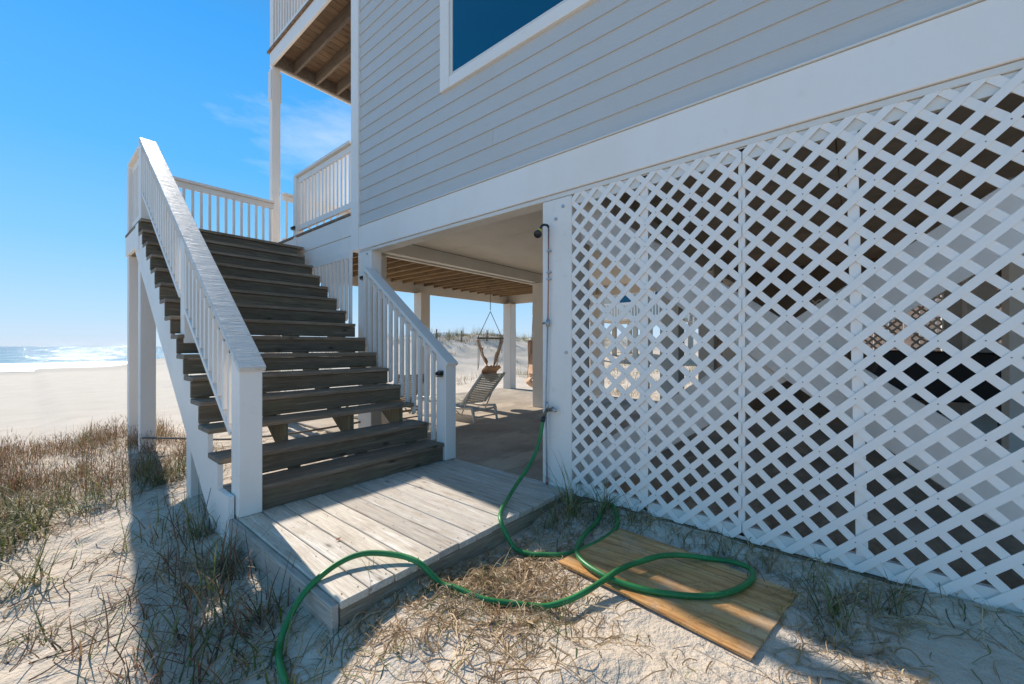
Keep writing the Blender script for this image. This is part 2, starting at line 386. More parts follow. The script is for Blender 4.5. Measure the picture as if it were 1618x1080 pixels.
def H(x, y):
    x = np.asarray(x, float); y = np.asarray(y, float)
    z = -1.45 + .15 * ss(.1, 1.1, x) + .055 * ss(2.9, 1.9, y) * ss(.3, .9, x) * ss(1.9, 1.3, x)                                    # higher by the house, lower to the left
    z = z + .05 * ss(2.2, 2.75, x) * ss(3, 1.5, y)
    hump = ss(5.2, 7.6, y) * ss(1.6, -.6, x + .25 * (y - 6))            # the grassy hump
    z = z + .13 * hump
    z = z + ss(8, 15, y) * (-1.1)                                        # down to the beach
    z = z - .02 * np.clip(y - 15, 0, 1000) * .25
    w = ss(5.5, 14, x + 1.2 * np.sin(y * .21))
    dz = 1.95 * ss(12, 24, y + 1.5 * fbm(x * .12, y * .12, 3, 40)) * (1 - ss(27, 40, y)) + ss(8, 15, y) * 1.05
    z = z + w * dz * (1 + .5 * fbm(x * .15, y * .15, 4, 60))
    z = z + w * .7 * ss(9, 20, y) * fbm(x * .35, y * .35, 4, 9)
    # dunes right of the plot
    z = z + .9 * ss(24, 45, x) * (1 - ss(30, 50, y)) * (.6 + fbm(x * .1, y * .1, 3, 5))
    nearf = 1 - ss(10, 20, y)
    z = z + .13 * fbm(x * .55, y * .55, 3, 1) * nearf + .055 * fbm(x * 2.3, y * 2.3, 3, 2) * nearf + .022 * fbm(x * 8, y * 8, 2, 3) * nearf
    z = z + .25 * fbm(x * .05, y * .09, 3, 77) * (1 - nearf) * .5
    return z
def Hd(x, y):
    z = H(x, y)
    x = np.asarray(x, float); y = np.asarray(y, float)
    for cx, cy, r, d in DENT:
        q = ((x - cx) ** 2 + (y - cy) ** 2) / (r * r)
        z = z - d * np.exp(-q) * 1.0 + d * .45 * np.exp(-((np.sqrt(q) - 1.7) ** 2) * 4)
    slab = ((x > 2.86) & (x < 9.36) & (y < 8.02)).astype(float)
    # sand drifted up against the lattice foot, and levelled under the plywood sheet
    z = z + .055 * ss(2.62, 2.80, x) * ss(1.75, 1.4, y) * (x < 2.86)
    wp = ss(1.78, 1.92, x) * ss(2.72, 2.58, x) * ss(.10, .26, y) * ss(1.46, 1.30, y)
    z = z * (1 - wp) + (-1.292 + .018 * ss(1.9, 2.6, x)) * wp
    z = np.where(slab > 0, np.minimum(z, -1.42), z)
    under = ((x > .93) & (x < 2.82) & (y > 1.85) & (y < 3.3))
    z = np.where(under, np.minimum(z, -1.30), z)
    return z
def axis(segs):
    out = []
    for a, b, n in segs: out += list(np.linspace(a, b, n, endpoint=False))
    return np.array(out + [segs[-1][1]])
gx = axis([(-3000, -300, 14), (-300, -60, 30), (-60, -12, 60), (-12, -3.5, 60), (-3.5, 3.3, 230), (3.3, 12, 90), (12, 45, 130), (45, 120, 50), (120, 500, 24), (500, 3000, 10)])
gy = axis([(-600, -60, 12), (-60, -6, 20), (-6, -.8, 30), (-.8, 6, 230), (6, 14, 150), (14, 34, 130), (34, 95, 80), (95, 140, 10)])
X, Y = np.meshgrid(gx, gy); Z = Hd(X, Y)
far = ss(100, 400, np.abs(X)); Z = Z * (1 - far) + (-2.3 - .02 * np.clip(Y - 15, 0, 1000) * .25 - .9 * ss(70, 90, Y)) * far
Z = Z - 1.2 * ss(74, 100, Y)
nv = len(gx); nr = len(gy)
V = np.stack([X.ravel(), Y.ravel(), Z.ravel()], 1)
idx = np.arange(nr * nv).reshape(nr, nv)
Fq = np.stack([idx[:-1, :-1].ravel(), idx[:-1, 1:].ravel(), idx[1:, 1:].ravel(), idx[1:, :-1].ravel()], 1)
def fastmesh(name, V, Fq, m, smooth=True, tint=None):
    me = bpy.data.meshes.new(name); k_ = Fq.shape[1]
    me.vertices.add(len(V)); me.vertices.foreach_set('co', np.asarray(V, np.float32).ravel())
    me.loops.add(Fq.size); me.loops.foreach_set('vertex_index', np.asarray(Fq, np.int32).ravel())
    me.polygons.add(len(Fq)); me.polygons.foreach_set('loop_start', np.arange(0, Fq.size, k_, dtype=np.int32))
    me.polygons.foreach_set('use_smooth', np.full(len(Fq), smooth))
    me.update(calc_edges=True); me.validate()
    if tint is not None:
        a = me.color_attributes.new('tint', 'FLOAT_COLOR', 'POINT'); a.data.foreach_set('color', np.asarray(tint, np.float32).ravel())
    me.materials.append(m); return me
sand = place('sand_ground', fastmesh('sand_ground', V, Fq, M['sand'])); tag(sand, 'pale beach sand with footprints and ripples', kind='structure')
SEA_Z = -2.78
sea = mesh('sea_water', [(-30000, 70, 0), (30000, 70, 0), (30000, 40000, 0), (-30000, 40000, 0)], [(0, 1, 2, 3)], M['sea'], None, (0, 0, SEA_Z))
tag(sea, 'teal sea glittering in the sun', kind='structure')
def ground(x, y): return float(Hd(np.array([x]), np.array([y]))[0])

slab = box('concrete_slab', 2.86, 9.38, -4, 8.12, -1.60, -1.245, M['concrete'], None, .01); tag(slab, 'concrete carport slab under the raised house', kind='structure')

# ------------------------------------------------------------------ the house
XW = 2.83
house = thing('beach_house', 'raised beach house with grey blue lap siding over an open carport', 'house', (XW, 5.2, -1.245))
box('wall_core', XW + .06, 9.36, -4, 5.18, 1.60, 8.0, M['white'], house, 0)
ex = .159; z = 1.587; yend = 5.025
k_i = 0
while z < 7.9:
    dy = random.uniform(-.0005, .0005)
    # lap board: bottom edge proud, top tucked in
    x0 = XW
    prof = [(x0 + .002, z), (x0 + .016, z), (x0 + .022, z + ex + .02), (x0 + .0135, z + ex + .02)]
    y0 = -4.0
    spans = [(y0, yend)] if z + ex < 2.70 or z > 4.44 else [(y0, .798), (3.368, yend)]
    if random.random() < .55 and len(spans) == 1:
        yj = random.choice([-.9, .35, 1.6, 2.75, 3.9]) + random.uniform(-.15, .15); spans = [(y0, yj - .0012), (yj + .0012, yend)]
    for a_, b__ in spans: prism('siding_board', [(p, q) for p, q in prof], a_, b__, 'Y', M['siding'], house)
    z += ex
box('wall_backing', XW + .0235, XW + .059, -4, yend, 1.60, 7.9, M['white'], house, 0)
box('corner_board', XW - .018, XW + .10, 5.03, 5.215, 1.28, 7.9, M['white'], house, .004)
fb = box('band_board', XW - .014, XW + .045, -4, 5.026, 1.272, 1.583, M['white_y'], house, .004)
box('band_lip', XW + .0, XW + .16, -4, 5.02, 1.232, 1.268, M['beam'], house, .003)
box('drip_trim', XW - .024, XW + .012, -4, 5.024, 1.586, 1.598, M['beam'], house, .002)
# ceiling of the carport, in panels with open joints
for i in range(6):
    for j in range(3):
        x0 = XW + .17 + i * 1.22; x1 = min(x0 + 1.214, 9.36); y1 = 4.98 - j * 2.44; y0 = max(y1 - 2.434, -4)
        if x1 > x0 + .05: box('ceiling_panel', x0, x1, y0, y1, 1.502, 1.514, M['ceiling'] if j == 0 else M['ceiling_inner'], house, .002)
box('floor_deck', XW + .05, 9.36, -4, 5.0, 1.52, 1.598, M['joist'], house, 0)
box('end_band', 9.30, 9.36, -4, 5.0, 1.27, 1.50, M['white_y'], house)
# piles and beams
def pile(x0, x1, y0, y1, m='beam', z0=-1.6, z1=1.30, name='pile'): return box(name, x0, x1, y0, y1, z0, z1, M[m], house, .006)
box('beam', XW + .16, 9.36, 4.985, 5.10, 1.315, 1.50, M['beam'], house, .004)
box('beam', XW + .16, 9.36, 5.14, 5.21, 1.30, 1.50, M['beam'], house, .004)
cp = pile(XW, XW + .155, 4.74, 5.06, 'white'); gp = pile(XW, XW + .30, 1.752, 2.04, 'white_worn', z1=1.228)
gp['label'] = 'white boxed pile carrying the outdoor shower'
pile(XW + .31, XW + .475, 5.12, 5.29)
pile(6.72, 6.95, 4.82, 5.10); pile(9.12, 9.35, 4.82, 5.10)
for y in (1.8, -1.3):
    for x in (5.6, 7.4, 9.1): pile(x, x + .25, y, y + .25, z1=1.50)
pile(XW + .02, XW + .24, -1.75, -1.5, z1=1.24); pile(XW + .02, XW + .24, -3.9, -3.7, z1=1.24)
box('cross_beam', XW + .31, 9.3, 1.84, 1.90, 1.27, 1.50, M['beam'], house); box('cross_beam', XW + .31, 9.3, -1.36, -1.30, 1.27, 1.50, M['beam'], house)
# cross brace of two wide boards between the piles, behind the lattice
for s, x in ((1, 3.00), (-1, 3.045)):
    yc = (.02); zc = -.01 if False else None
    ang = math.atan(.765) if s > 0 else math.atan(-.735)
    ym = .17; zm = (-.27 + .767 * ym) if s > 0 else (.20 - .735 * ym)
    L = 4.15
    b_ = rotbox('cross_brace', (.038, L, .285), (x, ym + (.0 if s > 0 else .0), zm), (ang, 0, 0), M['white_y'], house, .003)
# bolts on the braces' crossing
for (x, y, z_) in ((XW, 1.90, 1.06), (XW, 1.83, 1.15), (XW, 1.80, -.05), (XW, 4.83, 1.20)): tube('bolt', [(x - .012, y, z_), (x + .01, y, z_)], .013, M['steel'], house, 6, False)
# window
win = box('window', XW + .012, XW + .05, .95, 3.20, 2.83, 4.30, M['black'], house, 0)
wlab = 'wide window with white trim and deep blue glass'
win['label'] = wlab
box('window_trim', XW - .022, XW + .02, 3.225, 3.365, 2.69, 4.45, M['white'], win, .004)
box('window_trim', XW - .022, XW + .02, .80, .94, 2.69, 4.45, M['white'], win, .004)
box('window_trim', XW - .022, XW + .02, .943, 3.222, 2.69, 2.80, M['white_y'], win, .004)
box('window_trim', XW - .022, XW + .02, .943, 3.222, 4.33, 4.45, M['white_y'], win, .004)
box('window_frame', XW - .004, XW + .03, 3.185, 3.222, 2.805, 4.325, M['beam'], win, .003)
box('window_frame', XW - .004, XW + .03, .95, 3.182, 2.805, 2.84, M['beam'], win, .003)
box('pane', XW + .004, XW + .010, .96, 3.18, 2.845, 4.32, M['glass'], win, 0)
# roof with an eave over the balcony
prism('roof', [(-4.6, 8.0), (8.6, 7.95), (8.6, 8.12), (2, 10.4), (-4.6, 8.2)], 2.2, 10, 'X', M['n_roof'], house)

# ------------------------------------------------------------------ railings
def baluster_line(parent, p0, p1, n, zb, zt, m, size=.035, name='baluster'):
    for i in range(n):
        t = (i + .5) / n; x = p0[0] + (p1[0] - p0[0]) * t; y = p0[1] + (p1[1] - p0[1]) * t
        place(name, boxmesh(size, size, zt - zb, m, .003), parent, (x, y, (zb + zt) / 2))
def level_rail(parent, p0, p1, zf, h, n, cap=.13):
    """rail between two points at floor height zf"""
    ax = 'x' if abs(p1[0] - p0[0]) > abs(p1[1] - p0[1]) else 'y'
    x0, x1 = sorted((p0[0], p1[0])); y0, y1 = sorted((p0[1], p1[1])); m = M['white_x'] if ax == 'x' else M['white_y']
    def bar(nm, w, za, zb, mm=m):
        if ax == 'x': return box(nm, x0, x1, y0 - w / 2, y0 + w / 2, za, zb, mm, parent)
        return box(nm, x0 - w / 2, x0 + w / 2, y0, y1, za, zb, mm, parent)
    r_ = bar('railing', .038, zf + h - .128, zf + h - .039); 
    bar('cap_rail', cap, zf + h - .037, zf + h); bar('bottom_rail', .038, zf + .075, zf + .155)
    off = .0
    baluster_line(parent, (p0[0] + off, p0[1]), (p1[0] + off, p1[1]), n, zf + .157, zf + h - .13, M['white'])

# ------------------------------------------------------------------ deck (first floor porch)
DZ = 1.81; YF = 8.0
deck = thing('porch_deck', 'white framed porch deck beside the house corner, pine joists showing beneath', 'deck', (XW, YF, -1.245))
for i, y in enumerate(np.arange(5.24, 7.99, .146)): box('deck_board', XW - .03, 9.36, y, y + .139, DZ - .034, DZ, M['tread'], deck, .003)
box('rim_board', XW - .016, XW + .022, 5.222, YF, 1.50, DZ - .037, M['white_y'], deck, .004)
box('rim_board', XW - .010, XW + .028, 5.222, YF, 1.278, 1.496, M['white_y'], deck, .004)
box('rim_board', XW + .03, 9.36, YF - .02, YF + .02, 1.262, 1.575, M['beam'], deck, .004)
box('rim_board', XW + .03, 9.36, YF - .018, YF + .018, 1.579, DZ - .037, M['white_x'], deck, .004)
box('rim_board', 9.31, 9.35, 5.22, YF - .022, 1.262, DZ - .037, M['beam'], deck, .004)
for x in np.arange(XW + .30, 9.2, .305): box('joist', x, x + .040, 5.215, YF - .022, 1.46, 1.70, M['joist'], deck, .003)
for x in np.arange(XW + .30, 9.2, .305): box('joist_hanger', x - .004, x + .044, YF - .030, YF - .0215, 1.45, 1.60, M['steel'], deck, 0)
for y in np.arange(5.24, 7.9, .29): box('subfloor_board', XW + .04, 9.30, y, y + .27, 1.705, 1.72, M['joist'], deck, 0)
for i, x in enumerate((5.88, 9.08)): box('post', x, x + .26, YF - .30, YF - .022, -1.6, 1.259, M['beam'], deck, .006)
tall = box('post', XW, XW + .14, YF + .022, YF + .16, -1.9, 5.05, M['white'], deck, .005); tall['label'] = 'tall post rising to the balcony'
box('post_sleeve', XW - .022, XW - .001, YF + .03, YF + .15, 4.45, 4.98, M['white'], deck, .003)
box('post_sleeve', XW + .141, XW + .163, YF + .03, YF + .15, 4.45, 4.98, M['white'], deck, .003)
level_rail(deck, (XW + .02, 5.225), (XW + .02, 6.93), DZ, .975, 15)
box('newel_post', XW - .03, XW + .07, 6.935, 7.04, 1.28, DZ + .99, M['white'], deck, .004)
level_rail(deck, (XW + .145, YF - .05), (9.3, YF - .05), DZ, .975, 46)
level_rail(deck, (9.3, 5.3), (9.3, YF - .08), DZ, .975, 20)

# balcony above
bal = thing('balcony', 'upper balcony with brown plank underside above the porch deck', 'balcony', (XW, YF, 5.3))
for y in np.arange(5.23, 8.10, .1465): box('deck_board', XW - .045, 9.36, y, y + .138, 5.308, 5.342, M['deckx'], bal, .003)
box('rim_board', XW - .012, XW + .03, 5.222, 8.10, 5.06, 5.304, M['white_y'], bal, .004)
box('rim_board', XW + .034, 9.36, 8.06, 8.10, 5.06, 5.304, M['white_x'], bal, .004)
box('inner_rim', XW + .034, 9.36, 8.015, 8.056, 5.09, 5.304, M['greyjoist'], bal, .003)
for x in np.arange(XW + .36, 9.3, .406): box('joist', x, x + .045, 5.222, 8.012, 5.085, 5.304, M['greyjoist'], bal, .003)
box('newel_post', XW - .01, XW + .13, 7.96, 8.10, 5.346, 8.0, M['white'], bal, .004)
level_rail(bal, (XW + .03, 5.225), (XW + .03, 7.955), 5.344, .98, 24)
level_rail(bal, (XW + .14, 8.03), (9.3, 8.03), 5.344, .98, 46)

# ------------------------------------------------------------------ staircase
SY, RUN, SZ, RISE, PZ = 3.18, .2467, -.979, .1815, -1.16
SL = math.atan(RISE / RUN); XL, XR = .862, 2.722
st = thing('staircase', 'weathered wooden staircase with white railings climbing to a landing', 'staircase', (1.8, 3.2, PZ))
rr = random.Random(3)
for k_ in range(14):
    y = SY + RUN * k_; zt = SZ + RISE * k_
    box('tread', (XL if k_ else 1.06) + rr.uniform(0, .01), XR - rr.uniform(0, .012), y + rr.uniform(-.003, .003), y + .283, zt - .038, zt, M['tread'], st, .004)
for k_ in range(15):
    if k_ == 2: continue
    y = SY + RUN * k_ + .022; top = SZ + RISE * k_ - .040; bot = (PZ if k_ == 0 else SZ + RISE * (k_ - 1)) + (.002 if k_ in (0,) else rr.choice((.004, .008, .012)) if k_ < 8 else .004)
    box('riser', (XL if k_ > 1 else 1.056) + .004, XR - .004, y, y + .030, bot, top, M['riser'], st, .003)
def saw(xa, xb, m, name='stringer', drop=.30, ye=.0, inset=.025):
    prof = []
    for k_ in range(15):
        y = SY + RUN * k_ + inset + .03; zt = SZ + RISE * k_ - .040
        prof.append((y, zt - RISE + (0 if k_ else 0))); prof.append((y, zt))
    prof[0] = (prof[0][0], PZ - .0 if name != 'outer_stringer' else PZ - .17)
    yl, zl = SY + RUN * 14 + .30, SZ + RISE * 14 - .040
    prof.append((yl, zl)); prof.append((yl, zl - .34))
    # lower edge parallel to the slope
    prof.append((SY + .25 + .0, zl - .34 - math.tan(SL) * (yl - SY - .25) if False else PZ - .0))
    if name == 'outer_stringer':
        prof[-1] = (SY + .36, SZ - .40 + .0); prof.append((SY + .12, PZ - .30))
        prof[0] = (prof[0][0], PZ - .30) if False else (SY + .055, PZ - .30)
    prism(name, prof, xa, xb, 'X', m, st)
saw(.872, .905, M['white_y'], 'outer_stringer')
for x in (1.40, 2.0, 2.56): saw(x, x + .042, M['stringer'])
# landing
LZ = SZ + RISE * 14
YL0, YL1 = SY + RUN * 14, 7.86
y = YL0
while y < YL1 - .05:
    box('landing_board', XL + .02, XW - .035, y, min(y + .139, YL1), LZ - .036, LZ, M['tread'], st, .003); y += .1455
box('landing_rim', .885, .925, YL0 + .06, YL1, LZ - .30, LZ - .040, M['white_y'], st, .004)
box('landing_rim', .93, XW - .02, YL1 - .04, YL1, LZ - .30, LZ - .040, M['white_x'], st, .004)
box('landing_rim', .93, XW - .02, YL0 + .33, YL0 + .37, LZ - .30, LZ - .040, M['white_x'], st, .004)
for x in (1.3, 1.7, 2.1, 2.5): box('landing_joist', x, x + .04, YL0 + .375, YL1 - .045, LZ - .24, LZ - .040, M['greyjoist'], st)
box('landing_block', .862, .883, YL0 + .02, YL0 + .16, LZ - .40, LZ - .20, M['white'], st)
box('landing_post', .885, 1.035, 6.64 + .06, 6.84, -2.0, LZ - .305, M['white'], st, .006)
box('landing_post', .90, 1.04, 7.70, 7.84, -2.0, LZ - .305, M['white'], st, .006)
box('landing_post', 2.60, 2.74, 7.70, 7.84, -2.0, LZ - .305, M['white'], st, .006)
mp_ = box('support_post', .905, 1.045, 4.40, 4.54, -1.9, -.28, M['white_worn'], st, .006)
# left railing
def slope(y, z0=-.115, y0=3.17): return z0 + math.tan(SL) * (y - y0)
NT_ = .145
def rail_newel(x0, x1, y0, y1, z0, label=None):
    ca = slope(y0) - .042; cb = slope(y1) - .042
    o = prism('newel_post', [(y0, z0), (y1, z0), (y1, cb), (y0, ca)], x0, x1, 'X', M['white'], st, .004)
    if label: o['label'] = label
rail_newel(.914, 1.057, 3.17, 3.33, PZ + .002)
rail_newel(.914, 1.03, 4.66, 4.80, .03)
rail_newel(.90, 1.03, 6.76, 6.92, LZ + .002)
ya, yb = 3.14, 6.93; cy = (ya + yb) / 2
Lc = (yb - ya) / math.cos(SL)
rotbox('handrail', (.165, Lc, .038), (.987, cy, slope(cy) - .019), (SL, 0, 0), M['white_cap'], st, .004)
rotbox('rail_board', (.036, (6.755 - 3.34) / math.cos(SL) - .10, .09), (.965, (6.755 + 3.34) / 2, slope((6.755 + 3.34) / 2) - .042 - .058), (SL, 0, 0), M['white_y'], st)
for (a, b) in ((3.335, 4.655), (4.805, 6.755)):
    c_ = (a + b) / 2
    rotbox('bottom_rail', (.09, (b - a) / math.cos(SL) - .03, .038), (.952, c_, SZ + math.tan(SL) * (c_ - SY) + .245), (SL, 0, 0), M['white_y'], st)
    n = int((b - a) / .112)
    for i in range(n):
        y = a + (i + .5) * (b - a) / n
        zb = SZ + math.tan(SL) * (y - SY) + .275; zt = slope(y) - .10
        place('baluster', boxmesh(.036, .036, round(zt - zb, 3), M['white'], .003), st, (.928, y, (zb + zt) / 2))
# right railing
def slopeR(y): return -.148 + math.tan(SL) * (y - 3.17)
o = prism('newel_post', [(3.172, PZ + .002), (3.315, PZ + .002), (3.315, slopeR(3.315) - .04), (3.172, slopeR(3.172) - .04)], 2.724, 2.866, 'X', M['white'], st, .004)
ya, yb = 3.145, 4.735; cy = (ya + yb) / 2
rotbox('handrail', (.15, (yb - ya) / math.cos(SL), .038), (2.795, cy, slopeR(cy) - .019), (SL, 0, 0), M['white_y'], st, .004)
rotbox('rail_board', (.036, (4.735 - 3.32) / math.cos(SL) - .08, .09), (2.785, (4.735 + 3.32) / 2, slopeR((4.735 + 3.32) / 2) - .10), (SL, 0, 0), M['white_y'], st)
y = 3.39
while y < 4.74:
    zb = SZ + math.tan(SL) * (y - SY) - .17; zt = slopeR(y) - .075
    o = prism('baluster', [(y - .018, zb + .02), (y + .018, zb - .004), (y + .018, zt + .012), (y - .018, zt - .012)], 2.728, 2.764, 'X', M['white'], st)
    y += .112
# balusters closing the triangle under the deck
box('hanging_rail', 2.728, 2.764, 5.07, 6.30, 1.165, 1.255, M['white_y'], st)
y = 5.10
while y < 6.30:
    zb = SZ + math.tan(SL) * (y - SY) - .17; zt = 1.164
    if zt - zb > .05: prism('baluster', [(y - .018, zb + .02), (y + .018, zb - .004), (y + .018, zt), (y - .018, zt)], 2.728, 2.764, 'X', M['white'], st)
    y += .112
# landing railings
level_rail(st, (1.035, YL1 - .07), (XW - .06, YL1 - .07), LZ, .965, 16)
box('newel_post', .90, 1.03, YL1 - .135, YL1, LZ + .002, LZ + .93, M['white'], st)
level_rail(st, (.955, 6.93), (.955, YL1 - .14), LZ, .965, 7)

# ------------------------------------------------------------------ platform
pf = thing('boardwalk_platform', 'low silvered plank platform at the foot of the stairs', 'platform', (1.9, 2.5, -1.3))
PX0, PX1, PY0 = .916, XW + .02, 1.782
x = PX0; rp = random.Random(11)
widths = []
while x < PX1 - .04:
    w = .139; x1 = min(x + w, PX1)
    yb = 3.30 if x1 < XW else 3.30
    box('plank', x, x1 - .0, PY0 + rp.uniform(-.004, .008), 3.32, PZ - .038, PZ + rp.uniform(-.0025, .0015), M['plank'], pf, .004)
    x += w + .006
box('rim_board', PX0 + .005, PX1, PY0 + .022, PY0 + .060, PZ - .19, PZ - .041, M['plankx'], pf, .004)
box('rim_board', PX0 - .004 - .036, PX0 - .004, PY0 + .015, 3.34, PZ - .24, PZ - .012, M['rimy'], pf, .004)
for x in (1.5, 2.1, 2.7): box('platform_joist', x, x + .04, PY0 + .065, 3.3, PZ - .18, PZ - .041, M['rimy'], pf)
# nail heads, two at each plank end
Vn, Fn = [], []
x = PX0
while x < PX1 - .04:
    for yy in (1.83, 2.28, 2.75, 3.12):
        for dx in (.03, .108):
            cx, cy = x + dx + rp.uniform(-.006, .006), yy + rp.uniform(-.012, .012); b0 = len(Vn)
            for q in range(8):
                a = q * math.pi / 4; Vn.append((cx + .0042 * math.cos(a), cy + .0042 * math.sin(a), PZ + .0025))
            Fn.append(tuple(range(b0, b0 + 8)))
    x += .145
nh = mesh('nail_head', Vn, Fn, M['chain'], pf, (0, 0, 0)); nh['kind'] = 'stuff'
lf = mesh('dry_leaf', [(0, 0, 0), (.018, .012, .006), (.036, .002, .010), (.02, -.012, .004)], [(0, 1, 2, 3)], M['leaf'], None, (1.175, 2.36, PZ + .006)); tag(lf, 'small curled russet leaf lying on the sunlit planks', 'leaf')

# ------------------------------------------------------------------ lattice
PITCH = .1524; SW = .0395
def clip(poly, a, b, c):       # keep a*y+b*z<=c
    out = []
    for i in range(len(poly)):
        p, q = poly[i], poly[(i + 1) % len(poly)]; dp = a * p[0] + b * p[1] - c; dq = a * q[0] + b * q[1] - c
        if dp <= 0: out.append(p)
        if dp * dq < 0:
            t = dp / (dp - dq); out.append((p[0] + (q[0] - p[0]) * t, p[1] + (q[1] - p[1]) * t))
    return out
def lattice_panel(label, y0, w, z0, h, x=XW, ax='X', pitch=PITCH, sw=SW, mat='lattice', cat='lattice panel', ph=0.0):
    t = thing('lattice_panel', label, cat, (x, y0, z0), 'white lattice panels closing the carport side' if x < 4 else 'lattice screens at the far side of the carport')
    hw = sw / math.sqrt(2)
    for s in (1, -1):
        lo = (0 if s > 0 else -h); hi = (w + h if s > 0 else w)
        i = math.floor(lo / pitch) - 1
        while (i + .5) * pitch < hi + pitch:
            c = (i + .5) * pitch + ph; i += 1
            # centre line: y + s*z = c ;  half width hw*... in L1 measure
            d = sw / 2 * math.sqrt(2)
            poly = [(c - d - s * (-1), -1), (c + d - s * (-1), -1), (c + d - s * (h + 1), h + 1), (c - d - s * (h + 1), h + 1)]
            for a, b, cc in ((-1, 0, -.0015), (1, 0, w - .0015), (0, -1, 0), (0, 1, h)): poly = clip(poly, a, b, cc) if poly else poly
            if len(poly) < 3: continue
            ar = abs(sum(poly[j][0] * poly[(j + 1) % len(poly)][1] - poly[(j + 1) % len(poly)][0] * poly[j][1] for j in range(len(poly)))) / 2
            if ar < 2e-4: continue
            xo = 0 if s > 0 else .0062
            prism('slat', [(y0 + p, z0 + q) for p, q in poly], x - .001 + xo, x + .0048 + xo, 'X', M[mat], t)
    if x < 4:
        Vs, Fs = [], []
        for q in range(90):
            i_, j_ = rng.integers(1, int(w / pitch)), rng.integers(1, int(h / pitch)); cy_, cz_ = y0 + (i_ + (.5 if q % 2 else 0)) * pitch, z0 + (j_ + (0 if q % 2 else .5)) * pitch
            b_ = len(Vs); 
            for a_ in range(6): Vs.append((x - .0018, cy_ + .0035 * math.cos(a_ * 1.0472), cz_ + .0035 * math.sin(a_ * 1.0472)))
            Fs.append(tuple(range(b_, b_ + 6))[::-1])
        so_ = mesh('staple', Vs, Fs, M['rope'], t, (0, 0, 0)); so_['kind'] = 'stuff'
    return t
LZ0, LH = -1.193, 2.425
l1 = lattice_panel('white lattice panel beside the shower pile, shower side of the seam', .531, 1.219, LZ0, LH)
l2 = lattice_panel('white lattice panel next after the seam, running out of the right edge of the picture', -.690, 1.219, LZ0, LH)
l3 = lattice_panel('white lattice panel beyond the right edge of the picture', -1.911, 1.219, LZ0, LH) if False else None
for (ya, yb, p, lean) in ((1.125, 1.185, l1, 0), (.515, .553, l1, 0)):
    box('batten', XW + .013, XW + .05, ya, yb, LZ0 + .02, 1.225, M['lattice'], p, .002)
rotbox('batten', (.036, .050, LH - .03), (XW + .031, -.01, .02), (R(-1.1), 0, 0), M['lattice'], l2, .002)
box('bottom_nailer', XW + .013, XW + .05, -4, 1.74, LZ0 + .0, LZ0 + .085, M['beam'], house, .002)
box('top_nailer', XW + .013, XW + .05, -4, 1.74, 1.15, 1.23, M['beam'], house, .002)
box('sill_board', XW - .004, XW + .055, -4, 1.75, -1.33, LZ0 - .004, M['riser'], house, .003)
for i, y in enumerate((-3.2, -1.9, -.6)):
    lt = lattice_panel(['small pale lattice screen far behind, farthest right', 'small pale lattice screen far behind, middle', 'small pale lattice screen far behind, nearest the stairs'][i], y, 1.2, -.05, .9, 9.2, mat='beam', sw=.03, pitch=.12)
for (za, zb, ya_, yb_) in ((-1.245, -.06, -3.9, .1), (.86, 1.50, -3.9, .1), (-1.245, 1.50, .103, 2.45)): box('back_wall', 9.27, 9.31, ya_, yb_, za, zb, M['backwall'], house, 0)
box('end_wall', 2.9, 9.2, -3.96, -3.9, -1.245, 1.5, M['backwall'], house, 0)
# things kept in the carport, in the shade
gf = thing('board_fence', 'pinkish tan board fence standing beyond the far side of the carport', 'fence', (15, -5, -1.3))
for i in range(40): box('board', 15, 15.03, -10 + i * .30, -9.71 + i * .30, -1.6, 1.75, M['fenceboard'], gf, 0)
tb = thing('covered_table', 'long low table under a black cover in the dark carport', 'table', (7.2, -1.2, -1.245))
prism('cover', [(-2.6, -.55), (-2.4, -.10), (-.3, -.05), (-.1, -.5), (-.1, -.62), (-2.6, -.62)], 6.6, 7.9, 'X', M['tarp'], tb, .02)
for x in (6.75, 7.7):
    for y in (-2.4, -.3): box('leg', x, x + .07, y, y + .07, -1.245, -.62, M['tarp'], tb)

# ------------------------------------------------------------------ neighbour house seen under the carport
nb = thing('neighbour_house', 'raised neighbouring house far beyond the carport with white balcony rails', 'house', (30, 11, -1.3))
box('wall', 30, 38, 9.0, 18, 2.2, 6.5, M['n_wall'], nb, 0); prism('roof', [(8.2, 6.5), (13.5, 9), (18.8, 6.5)], 29.2, 38.8, 'X', M['n_roof'], nb)
for y in (9.0, 12.0, 15, 17.7):
    for x in (28.2, 31, 34): box('pile', x, x + .3, y, y + .3, -2, 2.0, M['n_wall'], nb)
dk = box('balcony_floor', 28, 30, 9.0, 18, 2.0, 2.2, M['white'], nb); box('balcony_rail', 28, 28.1, 9.0, 18, 3.1, 3.2, M['white'], nb)
for y in np.arange(9, 18, .22): box('baluster', 28.02, 28.08, y, y + .05, 2.2, 3.1, M['white'], nb, 0)
for y in (10.2, 13, 16): 
    w_ = box('window', 29.96, 29.99, y, y + 1.2, 3.2, 5.0, M['white'], nb, 0); box('pane', 29.93, 29.955, y + .1, y + 1.1, 3.3, 4.9, M['glass'], w_, 0)
sd = thing('outside_stair', 'white open stair beside the neighbouring house', 'stairs', (27, 8, -1.3))
for i in range(16): box('step', 26 + i * .0, 27.1, 4.0 + i * .28, 4.35 + i * .28, -1.1 + i * .2, -1.04 + i * .2, M['n_wall'], sd, 0)
for x in (26, 27.1):
    rotbox('handrail', (.06, 5.6, .09), (x, 6.3, 1.5), (math.atan(.2 / .28), 0, 0), M['white'], sd)
    for i in range(16): box('baluster', x - .02, x + .02, 4.1 + i * .28, 4.15 + i * .28, -1.04 + i * .2, -.1 + i * .2, M['white'], sd, 0)

